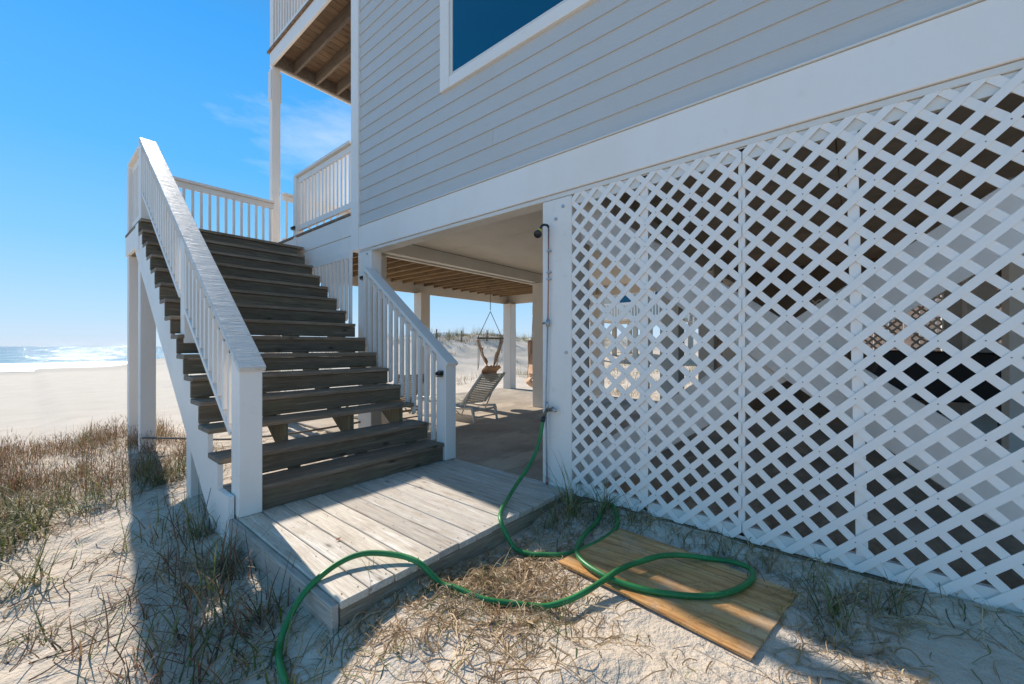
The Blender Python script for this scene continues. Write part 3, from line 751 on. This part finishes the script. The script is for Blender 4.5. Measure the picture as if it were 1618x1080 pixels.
# ------------------------------------------------------------------ loungers
def lounger(label, x0, y0, m, frame, w=.57):
    """head end nearest the camera, foot end towards the sea"""
    t = thing('sun_lounger', label, 'sun lounger', (x0 + w / 2, y0 + .9, -1.245), 'slatted sun loungers on the carport slab')
    G = -1.245; yh = y0 + .26                       # hinge
    zb, zs = .80, .29
    dy, dz = yh - (y0 - .20), zb - zs; Lb = math.hypot(dy, dz); ang = math.atan2(-dz, dy)
    n = 15
    for i in range(n):                                # backrest slats
        f = (i + .5) / n; cy_, cz_ = yh - dy * f, G + zs + dz * f
        rotbox('slat', (w - .05, Lb / n * .62, .012), (x0 + w / 2, cy_, cz_), (ang, 0, 0), m, t, .002)
    for s in (0, 1):
        xs = x0 + (.0 if s == 0 else w - .032)
        rotbox('back_rail', (.032, Lb + .02, .045), (xs + .016, (yh + y0 - .20) / 2, G + (zs + zb) / 2), (ang, 0, 0), m, t, .008)
        # curved seat side rail from rear leg to foot
        P = catmull([(xs + .016, y0 + .02, G + .24), (xs + .016, y0 + .35, G + .21), (xs + .016, y0 + .85, G + .24), (xs + .016, y0 + 1.25, G + .32), (xs + .016, y0 + 1.6, G + .30), (xs + .016, y0 + 1.72, G + .24)], 5)
        tube('side_rail', P, .020, m, t, 8)
        tube('leg', catmull([(xs + .016, y0 + .03, G + .25), (xs + .016, y0 - .01, G + .12), (xs + .016, y0 - .03, G)], 4), [.026] * 4 + [.020] * 5, m, t, 8)
        tube('leg', catmull([(xs + .016, y0 + 1.28, G + .31), (xs + .016, y0 + 1.40, G + .16), (xs + .016, y0 + 1.46, G)], 4), [.024] * 9, m, t, 8)
        tube('prop', [(xs + .016, y0 + .01, G + .60), (xs + .016, y0 + .28, G + .10), (xs + .016, y0 + .42, G + .17)], .011, m, t, 6)
    tube('cross_bar', [(x0, y0 + .0, G + .20), (x0 + w, y0 + .0, G + .20)], .018, m, t, 8)
    tube('cross_bar', [(x0, y0 - .02, G + .09), (x0 + w, y0 - .02, G + .09)], .012, m, t, 8)
    for i in range(17):
        y = yh + .045 + i * .08; z_ = G + .27 + .055 * math.sin(i / 16 * math.pi)
        box('slat', x0 + .02, x0 + w - .02, y - .027, y + .027, z_, z_ + .012, m, t, .002)
    return t
lounger('pale slatted sun lounger with raised back beside the hammock chair', 4.62, 4.72, M['chair'], M['chair'])
lounger('tan slatted sun lounger half hidden behind the right stair rail', 3.66, 5.55, M['chair2'], M['chair2'])

# ------------------------------------------------------------------ hammock chairs
def hammock(label, x, y, ang, zb_, wide=.80):
    t = thing('hammock_chair', label, 'hammock chair', (x, y, 1.46), 'hammock chairs hanging from the deck joists')
    ca, sa = math.cos(ang), math.sin(ang)
    def P(u, v, z): return (x + ca * u - sa * v, y + sa * u + ca * v, z)
    zr = .76
    tube('rope', [(x, y, 1.462), (x, y, zr + .16)], .006, M['rope'], t, 6)
    V_, F_ = [], []
    for i in range(5):                                   # chain links
        c = zr + .15 - i * .034; a = i % 2
        ring = [(math.cos(q / 8 * 2 * math.pi) * .011, math.sin(q / 8 * 2 * math.pi) * .021) for q in range(9)]
        tubegeo([P(p if a else 0, 0 if a else p, c + q) for p, q in ring], .0035, 5, V_, F_)
    mesh('chain', V_, F_, M['chain'], t, (0, 0, 0))
    zbar = .17; h = wide / 2
    for s in (-1, 1): tube('suspension_cord', [P(0, 0, zr - .03), P(s * h, 0, zbar + .01)], .0065, M['rope'], t, 6)
    tube('spreader_bar', [P(-h - .03, 0, zbar), P(h + .03, 0, zbar)], .018, M['bar'], t, 8)
    # hanging net: side bands narrowing into a pouch
    for s in (-1, 1):
        W = []
        for i in range(10):
            f = i / 9; u = s * (h * (1 - f) ** .9 * .97 + .05 * f); z_ = zbar - .02 - f * (zbar - .02 - zb_ - .27)
            W.append((u, z_, .022 + .05 * f))
        vs, fs = [], []
        for i, (u, z_, wd) in enumerate(W):
            vs += [Vector(P(u - wd, -.03 - .05 * math.sin(i), z_)), Vector(P(u + wd, .04 + .05 * math.sin(i * 1.7), z_)), Vector(P(u + wd * .5, .10, z_ - .03)), Vector(P(u - wd * .5, -.08, z_ - .03))]
            if i:
                b = (i - 1) * 4
                for q in range(4): fs.append((b + q, b + (q + 1) % 4, b + 4 + (q + 1) % 4, b + 4 + q))
        mesh('net_side', vs, fs, M['fabric'], t, (0, 0, 0), smooth=True)
        for j in range(3):
            u0 = s * (h - .01 - j * .02); tube('edge_cord', catmull([P(u0, 0, zbar), P(s * (h * .86 - .02 * j), .08, (zbar + zb_) / 2), P(s * h * .78, .12, zb_ + .22)], 5), .004, M['rope'], t, 5)
    # pouch seat
    vs, fs = [], []; nu, nw = 14, 9
    for i in range(nu + 1):
        for j in range(nw + 1):
            f = i / nu * 2 - 1; g = j / nw
            u = f * h * (.58 + .05 * math.sin(g * 3)); z_ = zb_ + (.30 + .03 * math.sin(f * 17)) * (1 - g) + (f * f) * .10 * g
            v = -.12 + .27 * math.sin(g * math.pi * .9) * (1 - .4 * f * f) + .015 * math.sin(f * 23 + g * 4)
            vs.append(Vector(P(u, v, z_)))
    for i in range(nu):
        for j in range(nw): a = i * (nw + 1) + j; fs.append((a, a + 1, a + nw + 2, a + nw + 1))
    sx_ = mesh('seat_pouch', vs, fs, M['fabric'], t, (0, 0, 0), smooth=True)
    md = sx_.modifiers.new('thick', 'SOLIDIFY'); md.thickness = .012
    for ch in t.children:
        if ch.type == 'MESH' and tuple(ch.location) != (0, 0, 0) and ch.name.split('.')[0] in ('chain', 'net_side', 'seat_pouch'):
            pass
    return t
hammock('terracotta hammock chair hanging beyond the pale lounger, spread open', 6.22, 5.82, R(-14), -.72, .60)
hammock('terracotta hammock chair seen edge on beside the inner pile', 7.66, 5.80, R(33), -.97, .60)

# ------------------------------------------------------------------ outdoor shower, lights, hose
sh = thing('outdoor_shower', 'outdoor shower with black head on a copper riser fixed to the white pile', 'shower', (2.80, 1.96, -1.16))
px = XW - .026
tube('riser_pipe', [(px, 1.958, 1.005), (px, 1.960, .5), (px, 1.966, .18)], .006, M['copper'], sh)
tube('lower_pipe', [(px, 1.967, .18), (px, 1.985, -.45), (px, 1.986, -.50)], .0065, M['greypipe'], sh)
tube('lower_pipe', [(px, 1.985, -.50), (px, 1.975, -1.10)], .0070, M['greypipe'], sh)
tube('shower_arm', catmull([(px, 1.958, 1.0), (px - .02, 1.965, 1.012), (px - .055, 1.982, 1.005), (px - .075, 1.995, .965)], 5), .0105, M['black'], sh)
tube('collar', [(px - .072, 1.993, .970), (px - .080, 1.999, .952)], .014, M['yellow'], sh)
tube('shower_head', [(px - .078, 1.999, .955), (px - .088, 1.998, .944), (px - .108, 1.990, .924), (px - .114, 1.986, .919)], [.013, .022, .034, .033], M['black'], sh, 20)
for zc in (.80, .62, .565): box('pipe_clip', px - .009, XW - .001, 1.945, 1.975, zc - .007, zc + .007, M['steel'], sh, .002)
tube('shut_off_valve', [(px, 1.966, .225), (px, 1.966, .165)], .015, M['steel'], sh, 10)
tube('valve_handle', [(px - .012, 2.005, .195), (px - .012, 1.945, .195)], .010, M['steel'], sh, 8)
tube('pipe_foot', [(px, 1.975, -1.155), (px, 1.975, -1.10)], .012, M['copper'], sh)
sp = thing('hose_bib', 'brass hose tap with blue grey handle on the white pile', 'tap', (2.80, 1.93, -.5))
tube('tap_body', [(XW, 1.925, -.525), (px - .03, 1.950, -.53)], .014, M['brass'], sp, 10)
tube('tap_outlet', [(px - .03, 1.950, -.52), (px - .045, 1.965, -.555), (px - .05, 1.972, -.585)], .013, M['brass'], sp, 10)
tube('tap_stem', [(px - .03, 1.950, -.53), (px - .032, 1.950, -.46)], .011, M['steel'], sp, 8)
tube('tap_handle', [(px - .01, 1.915, -.515), (px - .02, 1.872, -.53)], [.020, .012], M['steel'], sp, 8)
tube('hose_coupling', [(px - .05, 1.972, -.585), (px - .056, 1.978, -.625)], .0185, M['black'], sp, 12)

HP = [(2.752, 1.978, -.62), (2.735, 1.984, -.70), (2.69, 1.997, -.85), (2.60, 2.020, -.98), (2.46, 2.020, -1.075), (2.269, 1.955, -1.128), (2.10, 1.865, -1.135), (1.99, 1.765, -1.150),
      (1.985, 1.66, -1.27), (2.005, 1.557, -1.29), (2.045, 1.473, -1.285), (2.134, 1.348, -1.275), (2.328, 1.277, -1.265), (2.56, 1.258, -1.262), (2.70, 1.29, -1.258), (2.80, 1.37, -1.25),
      (2.79, 1.44, -1.245), (2.62, 1.405, -1.248), (2.419, 1.379, -1.25), (2.243, 1.338, -1.25), (2.113, 1.269, -1.24), (2.036, 1.161, -1.235), (1.999, 1.026, -1.235), (2.006, .935, -1.242), (2.041, .799, -1.246), (2.116, .649, -1.246),
      (2.207, .541, -1.246), (2.337, .462, -1.246), (2.478, .423, -1.246), (2.562, .426, -1.246), (2.616, .463, -1.246), (2.621, .543, -1.246), (2.562, .654, -1.240), (2.468, .757, -1.22), (2.347, .85, -1.205),
      (2.201, .928, -1.21), (2.069, .978, -1.212), (1.96, 1.006, -1.228), (1.81, 1.052, -1.25), (1.71, 1.108, -1.27), (1.63, 1.175, -1.285), (1.546, 1.291, -1.29), (1.466, 1.416, -1.29), (1.418, 1.565, -1.275),
      (1.390, 1.640, -1.24), (1.365, 1.700, -1.20), (1.335, 1.765, -1.148), (1.295, 1.864, -1.128), (1.201, 1.978, -1.112), (1.123, 2.030, -1.112), (1.033, 2.046, -1.124), (.931, 2.029, -1.143), (.852, 2.015, -1.18), (.794, 2.000, -1.23), (.742, 1.975, -1.29), (.715, 1.945, -1.34), (.680, 1.83, -1.385), (.62, 1.5, -1.40), (.55, 1.2, -1.42)]
HP = [(p[0], p[1], p[2] if i < 8 or 44 <= i <= 55 or 20 <= i <= 37 else max(p[2], ground(p[0], p[1]) + .012)) for i, p in enumerate(HP)]
hp = catmull(HP, 7)
ho = tube('garden_hose', hp, .015, M['hose'], None, 12); tag(ho, 'green rubber garden hose looping from the tap over platform, sand and plywood', 'hose')

# solar lights
def solar(label, x, y, z_, parent=None):
    t = thing('solar_light', label, 'solar light', (x, y, z_), 'small black solar lights on the stair posts')
    prism('housing', [(y - .052, z_ - .018), (y - .052, z_ + .010), (y - .002, z_ + .030), (y - .002, z_ - .022)], x - .036, x + .036, 'X', M['black'], t, .003)
    prism('lens', [(y - .054, z_ - .034), (y - .048, z_ - .0225), (y - .006, z_ - .0225), (y - .006, z_ - .036)], x - .030, x + .030, 'X', M['lens'], t, .002)
    return t
def solar_x(label, x, y, z_):
    t = thing('solar_light', label, 'solar light', (x, y, z_), 'small black solar lights on the stair posts')
    prism('housing', [(x - .052, z_ - .018), (x - .052, z_ + .010), (x - .001, z_ + .030), (x - .001, z_ - .022)], y - .036, y + .036, 'Y', M['black'], t, .003)
    prism('lens', [(x - .054, z_ - .034), (x - .048, z_ - .0225), (x - .006, z_ - .0225), (x - .006, z_ - .036)], y - .030, y + .030, 'Y', M['lens'], t, .002)
    return t
solar_x('black solar light on the lowest right newel post', 2.724, 3.235, -.275)
solar_x('black solar light on the white corner pile above the handrail', XW, 4.90, .90)
solar_x('black solar light on the small post at the deck opening', XW - .03, 6.99, 1.93)

# rope between the stair posts
tube_ = tube('rope', catmull([(.90, 6.67, -1.12), (1.2, 6.35, -1.13), (1.6, 5.9, -1.145), (2.1, 5.45, -1.10), (2.5, 5.2, -1.05), (2.84, 5.0, -1.0)], 6), .013, M['rope'], None, 8)
tag(tube_, 'weathered rope strung low between the stair posts', 'rope')

# plywood sheet
def tilt_sheet():
    P4 = [Vector((2.010, 1.338, -1.282)), Vector((2.628, 1.232, -1.268)), Vector((2.550, .222, -1.268)), Vector((1.902, .324, -1.286))]
    c = sum(P4, Vector()) / 4; n_ = (P4[1] - P4[0]).cross(P4[3] - P4[0]).normalized()
    if n_.z < 0: n_ = -n_
    nx_, ny_ = 10, 14; vs = []
    for side in (0, 1):
        for i in range(nx_ + 1):
            for j in range(ny_ + 1):
                u, v = i / nx_, j / ny_
                p = (P4[0] * (1 - u) + P4[1] * u) * (1 - v) + (P4[3] * (1 - u) + P4[2] * u) * v
                p = p + Vector((0, 0, .006 * math.sin(v * 4.2) + .004 * math.sin(u * 3 + v * 2)))
                edge = min(u, 1 - u, v, 1 - v)
                if edge == 0: p = p + Vector((random.uniform(-.002, .002), random.uniform(-.002, .002), 0))
                vs.append(p - c + n_ * (.013 if side == 0 else 0))
    fs = []; S = (nx_ + 1) * (ny_ + 1)
    g = lambda i, j, s: s * S + i * (ny_ + 1) + j
    for i in range(nx_):
        for j in range(ny_):
            fs.append((g(i, j, 0), g(i + 1, j, 0), g(i + 1, j + 1, 0), g(i, j + 1, 0))); fs.append((g(i, j, 1), g(i, j + 1, 1), g(i + 1, j + 1, 1), g(i + 1, j, 1)))
    for i in range(nx_):
        for j in (0, ny_): fs.append((g(i, j, 0), g(i + 1, j, 0), g(i + 1, j, 1), g(i, j, 1)))
    for j in range(ny_):
        for i in (0, nx_): fs.append((g(i, j, 0), g(i, j + 1, 0), g(i, j + 1, 1), g(i, j, 1)))
    # texture runs along local X: rotate object 90 so the grain follows the long side
    vs2 = [Vector((-v.y, v.x, v.z)) for v in vs]
    o = mesh('plywood_sheet', vs2, fs, M['ply'], None, c); o.rotation_euler = (0, 0, R(-90))
    bm = bmesh.new(); bm.from_mesh(o.data); bmesh.ops.recalc_face_normals(bm, faces=bm.faces); bm.to_mesh(o.data); bm.free()
    return o
tag(tilt_sheet(), 'weathered plywood sheet lying on the sand beside the lattice', 'plywood sheet')

# ------------------------------------------------------------------ far things
fence_ = thing('sand_fence', 'grey picket sand fence along the dune crest', 'fence', (18, 21, 0))
for i in range(90):
    x = 15.5 + i * .085; y = 21.0 + .35 * math.sin(i * .06) - i * .01
    g_ = ground(x, y); rotbox('picket', (.035, .015, .62), (x, y, g_ + .20), (0, R(random.uniform(-5, 5)), R(random.uniform(-8, 8))), M['fence'], fence_, 0)
    if i % 22 == 0: tube('fence_post', [(x, y, g_ - .3), (x, y, g_ + .75)], .05, M['fence'], fence_, 6)
ship = thing('cargo_ship', 'tiny dark ship on the sea horizon', 'ship', (-255, 2970, SEA_Z))
prism('hull', [(-17, 2.2), (17, 2.2), (13, -.8), (-14, -.8)], 2966, 2974, 'Y', M['hull'], ship)
for ch in ship.children: ch.location.x += -255 + 0; ch.location.z += SEA_Z + 2.8
b_ = box('bridge', -268, -262, 2967, 2973, SEA_Z + 2, SEA_Z + 9, M['hull'], ship, 0)

# ------------------------------------------------------------------ grasses
def blades(name, roots, length, width, bend, az, tilt, cols, seg=4, droop=1.0, base_z=None, wav=0.0, z_off=0.0, m='grass'):
    """roots (n,3); each blade leaves at tilt from vertical towards az and bends over by bend (radians)"""
    n = len(roots); V_ = np.zeros((n, (seg + 1) * 2, 3)); p = np.array(roots, float).copy(); a = np.array(tilt, float).copy(); azv = np.array(az, float).copy()
    for i in range(seg + 1):
        f = i / seg; wd = width * (1 - f ** 1.6 * .92) * .5
        side = np.stack([-np.sin(azv), np.cos(azv), np.zeros(n)], 1)
        V_[:, 2 * i] = p - side * wd[:, None]; V_[:, 2 * i + 1] = p + side * wd[:, None]
        st_ = length / seg; a = a + bend / seg; azv = azv + wav * (rng.random(n) - .5)
        p = p + np.stack([np.cos(azv) * np.sin(a), np.sin(azv) * np.sin(a), np.cos(a)], 1) * st_[:, None]
    F0 = np.array([(2 * i, 2 * i + 1, 2 * i + 3, 2 * i + 2) for i in range(seg)])
    Fb = (np.arange(n)[:, None, None] * ((seg + 1) * 2) + F0[None]).reshape(-1, 4)
    T = np.repeat(np.concatenate([cols, np.ones((n, 1))], 1), (seg + 1) * 2, axis=0)
    return V_.reshape(-1, 3), Fb, T
def join(name, parts, m='grass', parent=None, loc=(0, 0, 0)):
    Vs, Fs, Ts, o_ = [], [], [], 0
    for v, f, t in parts: Vs.append(v); Fs.append(f + o_); Ts.append(t); o_ += len(v)
    V_ = np.concatenate(Vs) - np.array(loc)
    me = fastmesh(name, V_, np.concatenate(Fs), M[m], False, np.concatenate(Ts))
    return place(name, me, parent, loc)
GREEN = np.array([(.12, .16, .035), (.17, .19, .05), (.24, .23, .08), (.08, .11, .03)])
DRY = np.array([(.36, .26, .13), (.28, .19, .10), (.42, .33, .19), (.22, .13, .07)])
RED = np.array([(.24, .095, .05), (.32, .16, .08), (.18, .08, .045), (.38, .24, .13)])
GREY = np.array([(.13, .10, .075), (.18, .14, .10), (.09, .07, .05)])
def pick(sets, w, n):
    out = np.zeros((n, 3)); c = rng.choice(len(sets), n, p=np.array(w) / sum(w))
    for i in range(n):
        s_ = sets[c[i]]; out[i] = s_[rng.integers(len(s_))] * rng.uniform(.75, 1.25)
    return out
def on_ground(x, y, off=-.01):
    return np.stack([x, y, Hd(x, y) + off], 1)
def outside(x, y):
    on_pf = (x > PX0 - .06) & (x < PX1 + .1) & (y > PY0 - .02) & (y < 3.4)
    on_ply = (x > 1.93 - .12 * (1.3 - y) * .9) & (x < 2.64) & (y > .26) & (y < 1.30)
    on_sl = on_ply | (x > 2.80) & (y < 8.15) & (x < 9.5)
    return ~(on_pf | on_sl)
def tuft(x, y, n, r, L, w, spread, sets, wts, bend=(.3, 1.2), seg=5):
    q = rng.normal(0, r, (n, 2)); xx, yy = x + q[:, 0], y + q[:, 1]
    return blades('t', on_ground(xx, yy), rng.uniform(L * .45, L, n), rng.uniform(w * .6, w, n), rng.uniform(*bend, n), rng.uniform(0, 2 * math.pi, n), rng.uniform(0, spread, n), pick(sets, wts, n), seg, wav=.25)

# 1  reddish scrub and grass on the hump at the left
parts = []
n = 1400
cx = rng.uniform(-4.2, 1.35, n); cyy = rng.uniform(4.6, 8.8, n)
dens = 1.3 * fbm(cx * 1.3, cyy * 1.3, 3, 21) + .24 - .42 * ss(5.4, 4.4, cyy) - .25 * ss(.2, 1.3, cx) * ss(6.2, 5.2, cyy)
ok = (dens > -.02) & outside(cx, cyy); cx, cyy = cx[ok], cyy[ok]
for x, y in zip(cx, cyy):
    kind = rng.random(); red = ss(4.8, 6.2, y) * .9
    if kind < red:       # branching dry stems
        m_ = rng.integers(7, 15); q = rng.normal(0, .07, (m_, 2)); a = on_ground(x + q[:, 0], y + q[:, 1])
        Ln = rng.uniform(.08, .36, m_) * rng.uniform(.6, 1.15)
        parts.append(blades('s', a, Ln, np.full(m_, .0055), rng.uniform(-.4, .5, m_), rng.uniform(0, 6.28, m_), rng.uniform(.1, 1.15, m_), pick([RED, DRY, GREEN], [6, 3, .6], m_), 4, wav=.9))
        # side twigs
        m2 = m_ * 3; j = rng.integers(0, m_, m2); b_ = a[j].copy(); b_[:, 2] += Ln[j] * rng.uniform(.2, .8, m2); b_[:, :2] += rng.normal(0, .03, (m2, 2))
        parts.append(blades('s', b_, rng.uniform(.03, .10, m2), np.full(m2, .006), rng.uniform(-.5, .5, m2), rng.uniform(0, 6.28, m2), rng.uniform(.2, 1.3, m2), pick([RED, DRY, GREEN], [5, 3, 1.2], m2), 2, wav=.6))
    else:
        parts.append(tuft(x, y, int(rng.integers(8, 18)), .05, .42, .008, .9, [GREEN, DRY], [3, 2]))
o = join('dune_scrub', parts); tag(o, 'reddish dry scrub and grass covering the low dune left of the stairs', 'dune scrub', kind='stuff')

# 1b tall green grass at the left edge and along the hump's near side
parts = []
for i in range(120):
    x, y = rng.uniform(-1.7, .1), rng.uniform(3.8, 5.4)
    if .643 * x - .765 * y > -5 and fbm(np.array([x * 1.2]), np.array([y * 1.2]), 2, 5)[0] > -.08: parts.append(tuft(x, y, 26, .05, rng.uniform(.25, .55), .011, 1.0, [GREEN, DRY], [3, 2.6], (.2, 1.8), 6))
o = join('marsh_grass', parts); tag(o, 'green and straw grass tufts on the near slope of the left dune', 'grass', kind='stuff')

# 2  dark clumps left of the platform, in the stairs' shade
clumps = [(.66, 2.75, 120, .10, .42), (.50, 2.45, 110, .12, .36), (.72, 2.22, 100, .07, .30), (.55, 3.20, 80, .12, .42), (.34, 2.20, 70, .12, .32), (.78, 3.55, 60, .06, .50), (.62, 2.0, 60, .08, .24), (.20, 2.9, 36, .10, .36), (.62, 3.9, 50, .12, .4), (1.10, 3.9, 40, .14, .30), (.75, 2.95, 80, .05, .34)]
names_ = ['nearest the platform corner', 'left of the platform edge', 'against the platform front left corner', 'below the left newel post', 'farther left in the shade', 'rising beside the outer stringer', 'small and low at the platform corner', 'thin, out on the shaded sand', 'at the foot of the middle stair post', 'underneath the stairs', 'crowding the platform side']
for (x, y, n, r, L), nm in zip(clumps, names_):
    n = int(n * .9)
    ps = [tuft(x, y, n, r, L, .0095, 1.1, [GREEN, RED, GREY, DRY], [3, 2.6, 1.6, 1.2], (.0, 1.6), 6), tuft(x, y, n, r * 1.5, L * .45, .006, 1.5, [GREY, RED, DRY], [3, 2, 1], (.2, 1.5), 3)]
    o = join('grass_clump', ps, loc=(x, y, ground(x, y))); tag(o, 'tangled dark grass clump ' + nm, 'grass clump', 'grass clumps round the platform and stairs')
# green clumps by the shower pile and lattice foot
for (x, y, n, L, nm) in ((2.60, 1.60, 60, .55, 'at the foot of the shower pile'), (2.42, 1.64, 34, .42, 'between the hose and the platform edge'), (2.72, 1.42, 44, .50, 'where lattice and shower pile meet'), (2.74, 1.16, 26, .32, 'at the lattice foot behind the hose loop'), (2.70, .62, 16, .26, 'at the lattice foot behind the plywood'), (2.46, .10, 26, .40, 'at the plywood sheet’s far end'), (2.64, -.12, 18, .34, 'under the right part of the lattice'), (1.62, 1.52, 16, .26, 'thin, in front of the platform edge'), (1.50, .98, 10, .22, 'thin, between hose and plywood'), (.02, 3.15, 26, .20, 'low and spiky on the open sunlit sand'), (.0, 3.9, 20, .26, 'low, on the sand before the dune')):
    ps = [tuft(x, y, n, .035, L, .0075, .8, [GREEN, DRY], [4, 1.6], (.4, 1.9), 6), tuft(x, y, n, .08, L * .4, .006, 1.4, [DRY, GREY], [2, 2], (.2, 1.4), 3)]
    o = join('grass_tuft', ps, loc=(x, y, ground(x, y))); tag(o, 'green arching beach grass tuft ' + nm.replace('’', "'"), 'grass tuft', 'green grass tufts')
# vertical blades growing through the platform boards
o = join('grass_sprig', [blades('b', np.array([(1.15 + q * .012, 1.93 + q * .006, PZ - .05) for q in range(-2, 3)]), np.array([.16, .12, .19, .1, .13]), np.full(5, .006), rng.uniform(-.2, .5, 5), rng.uniform(0, 6, 5), rng.uniform(0, .25, 5), pick([GREEN], [1], 5), 4)], loc=(1.15, 1.93, PZ)); tag(o, 'green grass sprig poking up through the planks under the hose', 'grass sprig')

# 3  straw, roots and runners lying over the sand
def litter(n, xr, yr, dens, Lr, wr, sets, wts, lift=.004, arch=.02, curl=.8, seed=0):
    x = rng.uniform(*xr, n); y = rng.uniform(*yr, n); ok = (dens(x, y) > rng.random(n)) & outside(x, y)
    x, y = x[ok], y[ok]; n = len(x); seg = 7
    L = rng.uniform(*Lr, n); w = rng.uniform(*wr, n); az = rng.normal(.9, .9, n) + np.where(rng.random(n) < .3, rng.uniform(0, 6.28, n), 0); cv = rng.normal(0, curl, n)
    V_ = np.zeros((n, (seg + 1) * 2, 3)); px_, py_ = x.copy(), y.copy(); a = az.copy(); ar = rng.uniform(0, arch, n) * (rng.random(n) < .6)
    for i in range(seg + 1):
        f = i / seg; z_ = Hd(px_, py_) + lift + ar * math.sin(math.pi * f)
        sx_, sy_ = -np.sin(a) * w / 2, np.cos(a) * w / 2
        V_[:, 2 * i] = np.stack([px_ - sx_, py_ - sy_, z_], 1); V_[:, 2 * i + 1] = np.stack([px_ + sx_, py_ + sy_, z_ + w * .5], 1)
        a = a + cv / seg + rng.normal(0, .22, n); px_ = px_ + np.cos(a) * L / seg; py_ = py_ + np.sin(a) * L / seg
    F0 = np.array([(2 * i, 2 * i + 1, 2 * i + 3, 2 * i + 2) for i in range(seg)])
    Fb = (np.arange(n)[:, None, None] * ((seg + 1) * 2) + F0[None]).reshape(-1, 4)
    c = pick(sets, wts, n); T = np.repeat(np.concatenate([c, np.ones((n, 1))], 1), (seg + 1) * 2, axis=0)
    return V_.reshape(-1, 3), Fb, T
STRAW = np.array([(.52, .36, .20), (.40, .27, .14), (.60, .46, .28), (.30, .19, .10), (.45, .31, .17)])
d1 = lambda x, y: np.clip(.10 + 1.1 * (fbm(x * 1.6, y * 1.6, 3, 33) + .12) + .9 * np.exp(-((x - 1.72) ** 2 / .12 + (y - 1.45) ** 2 / .05)) + .7 * np.exp(-((x - 1.9) ** 2 / .25 + (y - 1.25) ** 2 / .03)), 0, 1)
d2 = lambda x, y: np.clip(.02 + 1.5 * (fbm(x * 1.3, y * 1.3, 3, 35) + .04) + .5 * ss(4.2, 5.2, y), 0, 1)
d3 = lambda x, y: np.clip(.9 * ss(2.5, 2.78, x) + .05, 0, 1)
ps = [litter(11000, (.9, 2.8), (-.2, 1.85), d1, (.04, .20), (.0018, .006), [STRAW], [1], arch=.03),
      litter(2700, (-1.0, 1.0), (1.4, 5.4), d2, (.06, .30), (.002, .0055), [STRAW, RED], [3, 1], arch=.02),
      litter(2600, (2.2, 2.86), (-.7, 1.8), d3, (.04, .2), (.002, .004), [STRAW, GREEN], [3, 1], arch=.05),
      litter(3000, (.1, 1.6), (.9, 2.1), d1, (.06, .3), (.002, .004), [STRAW, GREEN], [4, 1], arch=.02),
      litter(1600, (.5, 2.7), (3.4, 6.5), d2, (.06, .3), (.002, .005), [STRAW, GREY], [2, 2])]
o = join('straw_litter', ps); tag(o, 'dry straw and roots strewn over the sand', 'straw', kind='stuff')
# sparse thin green and dry blades standing in the sand
n = 260; x = np.concatenate([rng.uniform(.9, 2.7, n // 2), rng.uniform(-.6, .9, n // 2)]); y = np.concatenate([rng.uniform(0, 1.7, n // 2), rng.uniform(1.6, 4.6, n // 2)]); ok = outside(x, y); x, y = x[ok], y[ok]; n = len(x)
o = join('sparse_blades', [blades('b', on_ground(x, y), rng.uniform(.05, .26, n), rng.uniform(.003, .006, n), rng.uniform(.3, 2.2, n), rng.uniform(0, 6.28, n), rng.uniform(.2, 1.2, n), pick([GREEN, DRY], [1.4, 1], n), 5, wav=.3)])
tag(o, 'thin single grass blades scattered on the sand', 'grass', kind='stuff')
# long runner stems in the foreground
ps = []
for i in range(26):
    x0, y0 = rng.uniform(-.5, .75), rng.uniform(1.7, 3.7); a = rng.uniform(-.3, 1.8); P = []
    L = rng.uniform(.25, .8); el = rng.uniform(.05, .75)
    for j in range(7):
        f = j / 6; P.append((x0 + math.cos(a) * L * f * .8, y0 + math.sin(a) * L * f * .8, ground(x0 + math.cos(a) * L * f * .8, y0 + math.sin(a) * L * f * .8) + .006 + el * L * .55 * math.sin(f * 2.0) * f)); a += rng.normal(0, .12)
    V_, F_ = tubegeo(P, [.0035 * (1 - .6 * q / 6) for q in range(7)], 4)
    F_ = [f for f in F_ if len(f) == 4]; c = (RED[rng.integers(4)] * .9).tolist()
    ps.append((np.array([tuple(v) for v in V_]), np.array(F_), np.tile([*c, 1], (len(V_), 1))))
o = join('dead_stem_tangle', ps); tag(o, 'reddish dead stems arching over the shaded foreground sand', 'dead stems', kind='stuff')

# 4  grass on the far dunes
parts = []
n = 5200; x = rng.uniform(5, 46, n); y = rng.uniform(10, 34, n)
dn = fbm(x * .3, y * .3, 3, 71) + .30 * ss(17, 22, y) - .16; ok = (dn > rng.uniform(-.1, .12, n)) & outside(x, y) & (x > 6.5) & ~((x > 25.5) & (y < 19)); x, y = x[ok], y[ok]
for xx, yy in zip(x, y):
    tall_ = rng.random() < .12 and yy > 19
    parts.append(tuft(xx, yy, 9, .10, 1.0 if tall_ else rng.uniform(.18, .42), .022, .5 if tall_ else 1.1, [DRY, GREEN], [2, 2.2], (.0, .8), 3))
for i in range(900):
    xx, yy = rng.uniform(9.8, 30), rng.uniform(-1, 13)
    if fbm(np.array([xx * .5]), np.array([yy * .5]), 3, 91)[0] > -.02: parts.append(tuft(xx, yy, 10, .14, rng.uniform(.2, .6), .016, 1.1, [DRY, GREEN], [3, 1.6], (.0, .8), 3))
o = join('far_dune_grass', parts); tag(o, 'tufts of beach grass and sea oats on the far dune', 'dune grass', kind='stuff')
print('tris', sum(len(o.data.polygons) * 2 for o in bpy.data.objects if o.type == 'MESH'), 'objs', len(bpy.data.objects))
